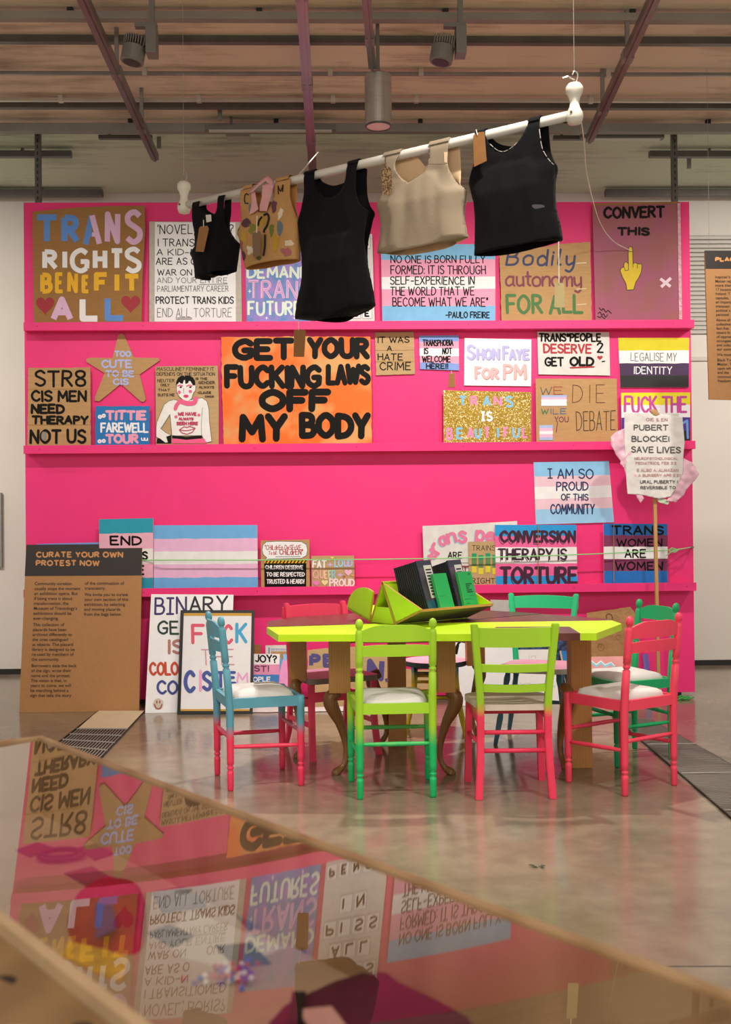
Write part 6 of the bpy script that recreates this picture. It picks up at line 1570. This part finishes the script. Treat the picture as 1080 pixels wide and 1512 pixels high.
out = nt.nodes.new('ShaderNodeOutputMaterial'); mix = nt.nodes.new('ShaderNodeMixShader'); fr_ = nt.nodes.new('ShaderNodeFresnel'); ge = nt.nodes.new('ShaderNodeNewGeometry'); mr_ = nt.nodes.new('ShaderNodeMapRange'); mr_.inputs['To Min'].default_value = 1.52; mr_.inputs['To Max'].default_value = 1/1.52      # a thin sheet reflects alike from both sides
nt.links.new(ge.outputs['Backfacing'], mr_.inputs['Value']); nt.links.new(mr_.outputs[0], fr_.inputs['IOR'])
tr = nt.nodes.new('ShaderNodeBsdfTransparent'); tr.inputs['Color'].default_value = (.97, .96, .94, 1); gl = nt.nodes.new('ShaderNodeBsdfGlossy'); gl.inputs['Roughness'].default_value = 0.0
# both faces of the sheet add up: 2R / (1 + R)
m2 = nt.nodes.new('ShaderNodeMath'); m2.operation = 'MULTIPLY'; m2.inputs[1].default_value = 2.0
m1 = nt.nodes.new('ShaderNodeMath'); m1.operation = 'ADD'; m1.inputs[1].default_value = 1.0
dv_ = nt.nodes.new('ShaderNodeMath'); dv_.operation = 'DIVIDE'
nt.links.new(fr_.outputs[0], m2.inputs[0]); nt.links.new(fr_.outputs[0], m1.inputs[0]); nt.links.new(m2.outputs[0], dv_.inputs[0]); nt.links.new(m1.outputs[0], dv_.inputs[1])
nt.links.new(dv_.outputs[0], mix.inputs[0]); nt.links.new(tr.outputs[0], mix.inputs[1]); nt.links.new(gl.outputs[0], mix.inputs[2]); nt.links.new(mix.outputs[0], out.inputs['Surface'])
bm = B(); nu, nv = 120, 40; G = []
for i in range(nu+1):
    row = []
    for j in range(nv+1):
        p = cpt(LENC*i/nu, WID*j/nv); row.append(bm.verts.new((p.x, p.y, gz(p.x, p.y))))
    G.append(row)
for i in range(nu):
    for j in range(nv): bm.faces.new((G[i][j], G[i+1][j], G[i+1][j+1], G[i][j+1]))
bm.normal_update()
if bm.faces[:][0].normal.z < 0: bmesh.ops.reverse_faces(bm, faces=bm.faces[:])
o = obj('lid', bm, M, case, smooth=True)
DEP = .17
def strip(name, u0, u1, v0, v1, ztop, zbot, mm, n=24):
    """wooden edge following the lid"""
    b_ = B(); rings = []
    for i in range(n+1):
        u = u0+(u1-u0)*i/n; ps = []
        for v, dz in ((v0, ztop), (v1, ztop), (v1, zbot), (v0, zbot)):
            p = cpt(u, v); ps.append(b_.verts.new((p.x, p.y, gz(p.x, p.y)+dz)))
        rings.append(ps)
    for a, c in zip(rings, rings[1:]):
        for k in range(4): b_.faces.new((a[k], a[(k+1) % 4], c[(k+1) % 4], c[k]))
    b_.faces.new(list(reversed(rings[0]))); b_.faces.new(rings[-1])
    bmesh.ops.recalc_face_normals(b_, faces=b_.faces)
    return obj(name, b_, mm, case)
strip('far_side', -.014, LENC, -.014, -.0005, .004, -DEP-.05, PLY)
strip('end_side', -.014, -.0005, -.0005, WID+RIM, .004, -DEP-.05, PLY)
strip('inner_rail', 0, LENC, WID+.0005, WID+.016, .004, -DEP-.05, mat('plywood_lip', '#bfa27c', .5, .08, 12))
strip('near_top', 0, LENC, WID+.017, WID+RIM, -.012, -.05, wood('worn_plywood', '#8f7049', '#6b5031', (1.2, 1.2, 1.2), .5))
strip('case_floor', 0, LENC, 0, WID, -DEP, -DEP-.02, PLY2)
for u in (.12, LENC-.12):
    for v in (.06, WID+RIM-.08):
        p = cpt(u, v); b_ = B(); box(b_, (p.x-.03, p.y-.03, 0), (p.x+.03, p.y+.03, gz(p.x, p.y)-DEP-.02)); obj('leg', b_, PLY, case)
kn = B()
for px, py, r_ in ((2, 1440, .016), (118, 1510, .013)):
    q = onZ(px, py, .9); z = gz(q.x, q.y)-.0115; 
    bmesh.ops.create_circle(kn, cap_ends=True, radius=r_, segments=14, matrix=Matrix.Translation((q.x, q.y, z)))
obj('wood_knots', kn, mat('dark_knot', '#2b1a0e', .7), case)
# things inside and on the case
def zin(x, y): return gz(x, y)-DEP+.0005
def inpt(px, py, lift=0.0):
    z = .74
    for _ in range(6): q = onZ(px, py, z); z = zin(q.x, q.y)+lift
    return V((q.x, q.y, z))
def flat_thing(name, pts, th, mm, label, cat, group=None, lift=0.0, bulge=0.0, part=None):
    W = [inpt(x, y, lift) for x, y in pts]; c = sum(W, V())/len(W)
    b_ = B(); W = [p for p in W]; zb = c.z
    nrm = (W[1]-W[0]).cross(W[2]-W[1]).z
    if nrm < 0: W.reverse()
    if not bulge: prism(b_, [V((p.x, p.y, p.z+th)) for p in W], (0, 0, -th))
    else:
        W = smooth_pts(W, 4, True); n = len(W); rings = []
        for t in (1.0, .93, .75, .5, .25):
            rings.append([b_.verts.new(V((c.x+(p.x-c.x)*t, c.y+(p.y-c.y)*t, p.z*t+c.z*(1-t)+bulge*math.sqrt(max(0, 1-t**2.5))*(1+.45*noise.noise(V((p.x*16*t, p.y*16*t, 4))))))) for p in W])
        for a, d in zip(rings, rings[1:]):
            for k in range(n): b_.faces.new((a[k], a[(k+1) % n], d[(k+1) % n], d[k]))
        b_.faces.new(rings[-1])
    return tag(obj(name, b_, mm, smooth=bool(bulge)), label, cat, group)
flat_thing('red_cloth', [(118, 1325), (160, 1305), (195, 1312), (215, 1335), (212, 1400), (180, 1412), (110, 1395), (100, 1360)], .01, mat('red_cloth', '#a8122e', .8, .2, 14), 'bunched red cloth lying in the display case', 'cloth', bulge=.035)
flat_thing('striped_ribbon', [(100, 1395), (150, 1405), (190, 1420), (180, 1452), (140, 1440), (92, 1415)], .006, mat('yellow_ribbon', '#d7a93c', .7, .3, 30), 'yellow fringed ribbon below the red cloth in the display case', 'ribbon')
flat_thing('purple_patch', [(140, 1338), (165, 1330), (172, 1372), (142, 1388)], .004, P('#5b2f86', .7), 'purple patch on the red cloth in the display case', 'patch', lift=.034)
flat_thing('burgundy_cloth', [(395, 1512), (470, 1470), (560, 1440), (640, 1452), (720, 1490), (740, 1500), (730, 1540), (560, 1570), (420, 1560)], .01, mat('burgundy_cloth', '#5c0f2c', .85, .15, 14), 'burgundy folded cloth at the near end of the display case', 'cloth', bulge=.03)
flat_thing('black_strap', [(432, 1468), (452, 1468), (446, 1512), (424, 1512)], .004, BLACK, 'short black strap on the burgundy cloth', 'strap', lift=.033)
flat_thing('pink_tag', [(440, 1495), (490, 1490), (520, 1530), (470, 1540)], .004, P('#dca39a', .7), 'pale pink tag on the burgundy cloth', 'tag', lift=.033)
flat_thing('dark_card', [(22, 1258), (55, 1246), (80, 1254), (45, 1268)], .004, P('#6b3b43', .6), 'dark card at the left of the display case', 'card')
flat_thing('dark_card', [(115, 1254), (142, 1248), (168, 1262), (140, 1272)], .004, P('#6b3b43', .6), 'dark card right of the purple loop in the display case', 'card')
flat_thing('dark_card', [(95, 1292), (135, 1282), (168, 1300), (130, 1312)], .004, P('#7a4a4a', .6), 'reddish card above the red cloth in the display case', 'card')
for pts, lab in (([(218, 1380), (250, 1368), (288, 1385), (255, 1402)], 'grey printed card near the middle of the display case'), ([(345, 1350), (375, 1342), (400, 1362), (368, 1375)], 'dark blue grey badge card left of the middle of the display case'), ([(415, 1380), (455, 1370), (490, 1395), (450, 1408)], 'dark grey oval card right of the middle of the display case'), ([(318, 1400), (370, 1395), (400, 1425), (350, 1432)], 'grey sheet beside the beaded bundle in the display case'), ([(225, 1320), (290, 1308), (305, 1340), (240, 1350)], 'blue grey folded card at the back of the display case')):
    flat_thing('printed_card', pts, .004, P('#56524f', .6), lab, 'card')
flat_thing('white_paper', [(280, 1345), (420, 1400), (330, 1440), (215, 1425)], .0015, P('#c9bda9', .7), 'pale paper sheet under the cards in the display case', 'paper')
# purple loop and beaded bundle
b_ = B(); c = inpt(90, 1266, .006); 
for k, rr in ((0, .040), (1, .034)):
    tube(b_, [c+V((rr*math.cos(t*PI/12)*1.1, rr*math.sin(t*PI/12)*.8, .004+k*.006)) for t in range(25)], .0035, 6)
tag(obj('cord_loop', b_, P('#4a2a40', .6)), 'purple cord loop coiled at the left of the display case', 'cord')
b_ = B(); c = inpt(346, 1444, .006); cols = [P('#c03a4a'), P('#3a5ac0'), P('#e0d8d0'), P('#7a3a9a')]
rb = random.Random(3)
for k in range(60):
    q = c+V((rb.gauss(0, .020), rb.gauss(0, .014), abs(rb.gauss(0, .006))))
    n0 = len(b_.faces); bmesh.ops.create_icosphere(b_, subdivisions=1, radius=.0045, matrix=Matrix.Translation(q)); setmi(b_, n0, rb.randrange(4))
tag(obj('beaded_bundle', b_, cols, smooth=True), 'small bundle of red, blue and white beads in the display case', 'beads')
# lilac card on the near plywood top
W = []
for px, py in ((-20, 1495), (8, 1478), (36, 1475), (44, 1492), (30, 1520), (-20, 1540)):
    q = onZ(px, py, .93); W.append(V((q.x, q.y, gz(q.x, q.y)-.0035)))
b_ = B()
if (W[1]-W[0]).cross(W[2]-W[1]).z < 0: W.reverse()
prism(b_, W, (0, 0, -.008)); tag(obj('lilac_card', b_, P('#a98ab5', .6)), 'lilac card with rounded corner lying on the near plywood top', 'card')
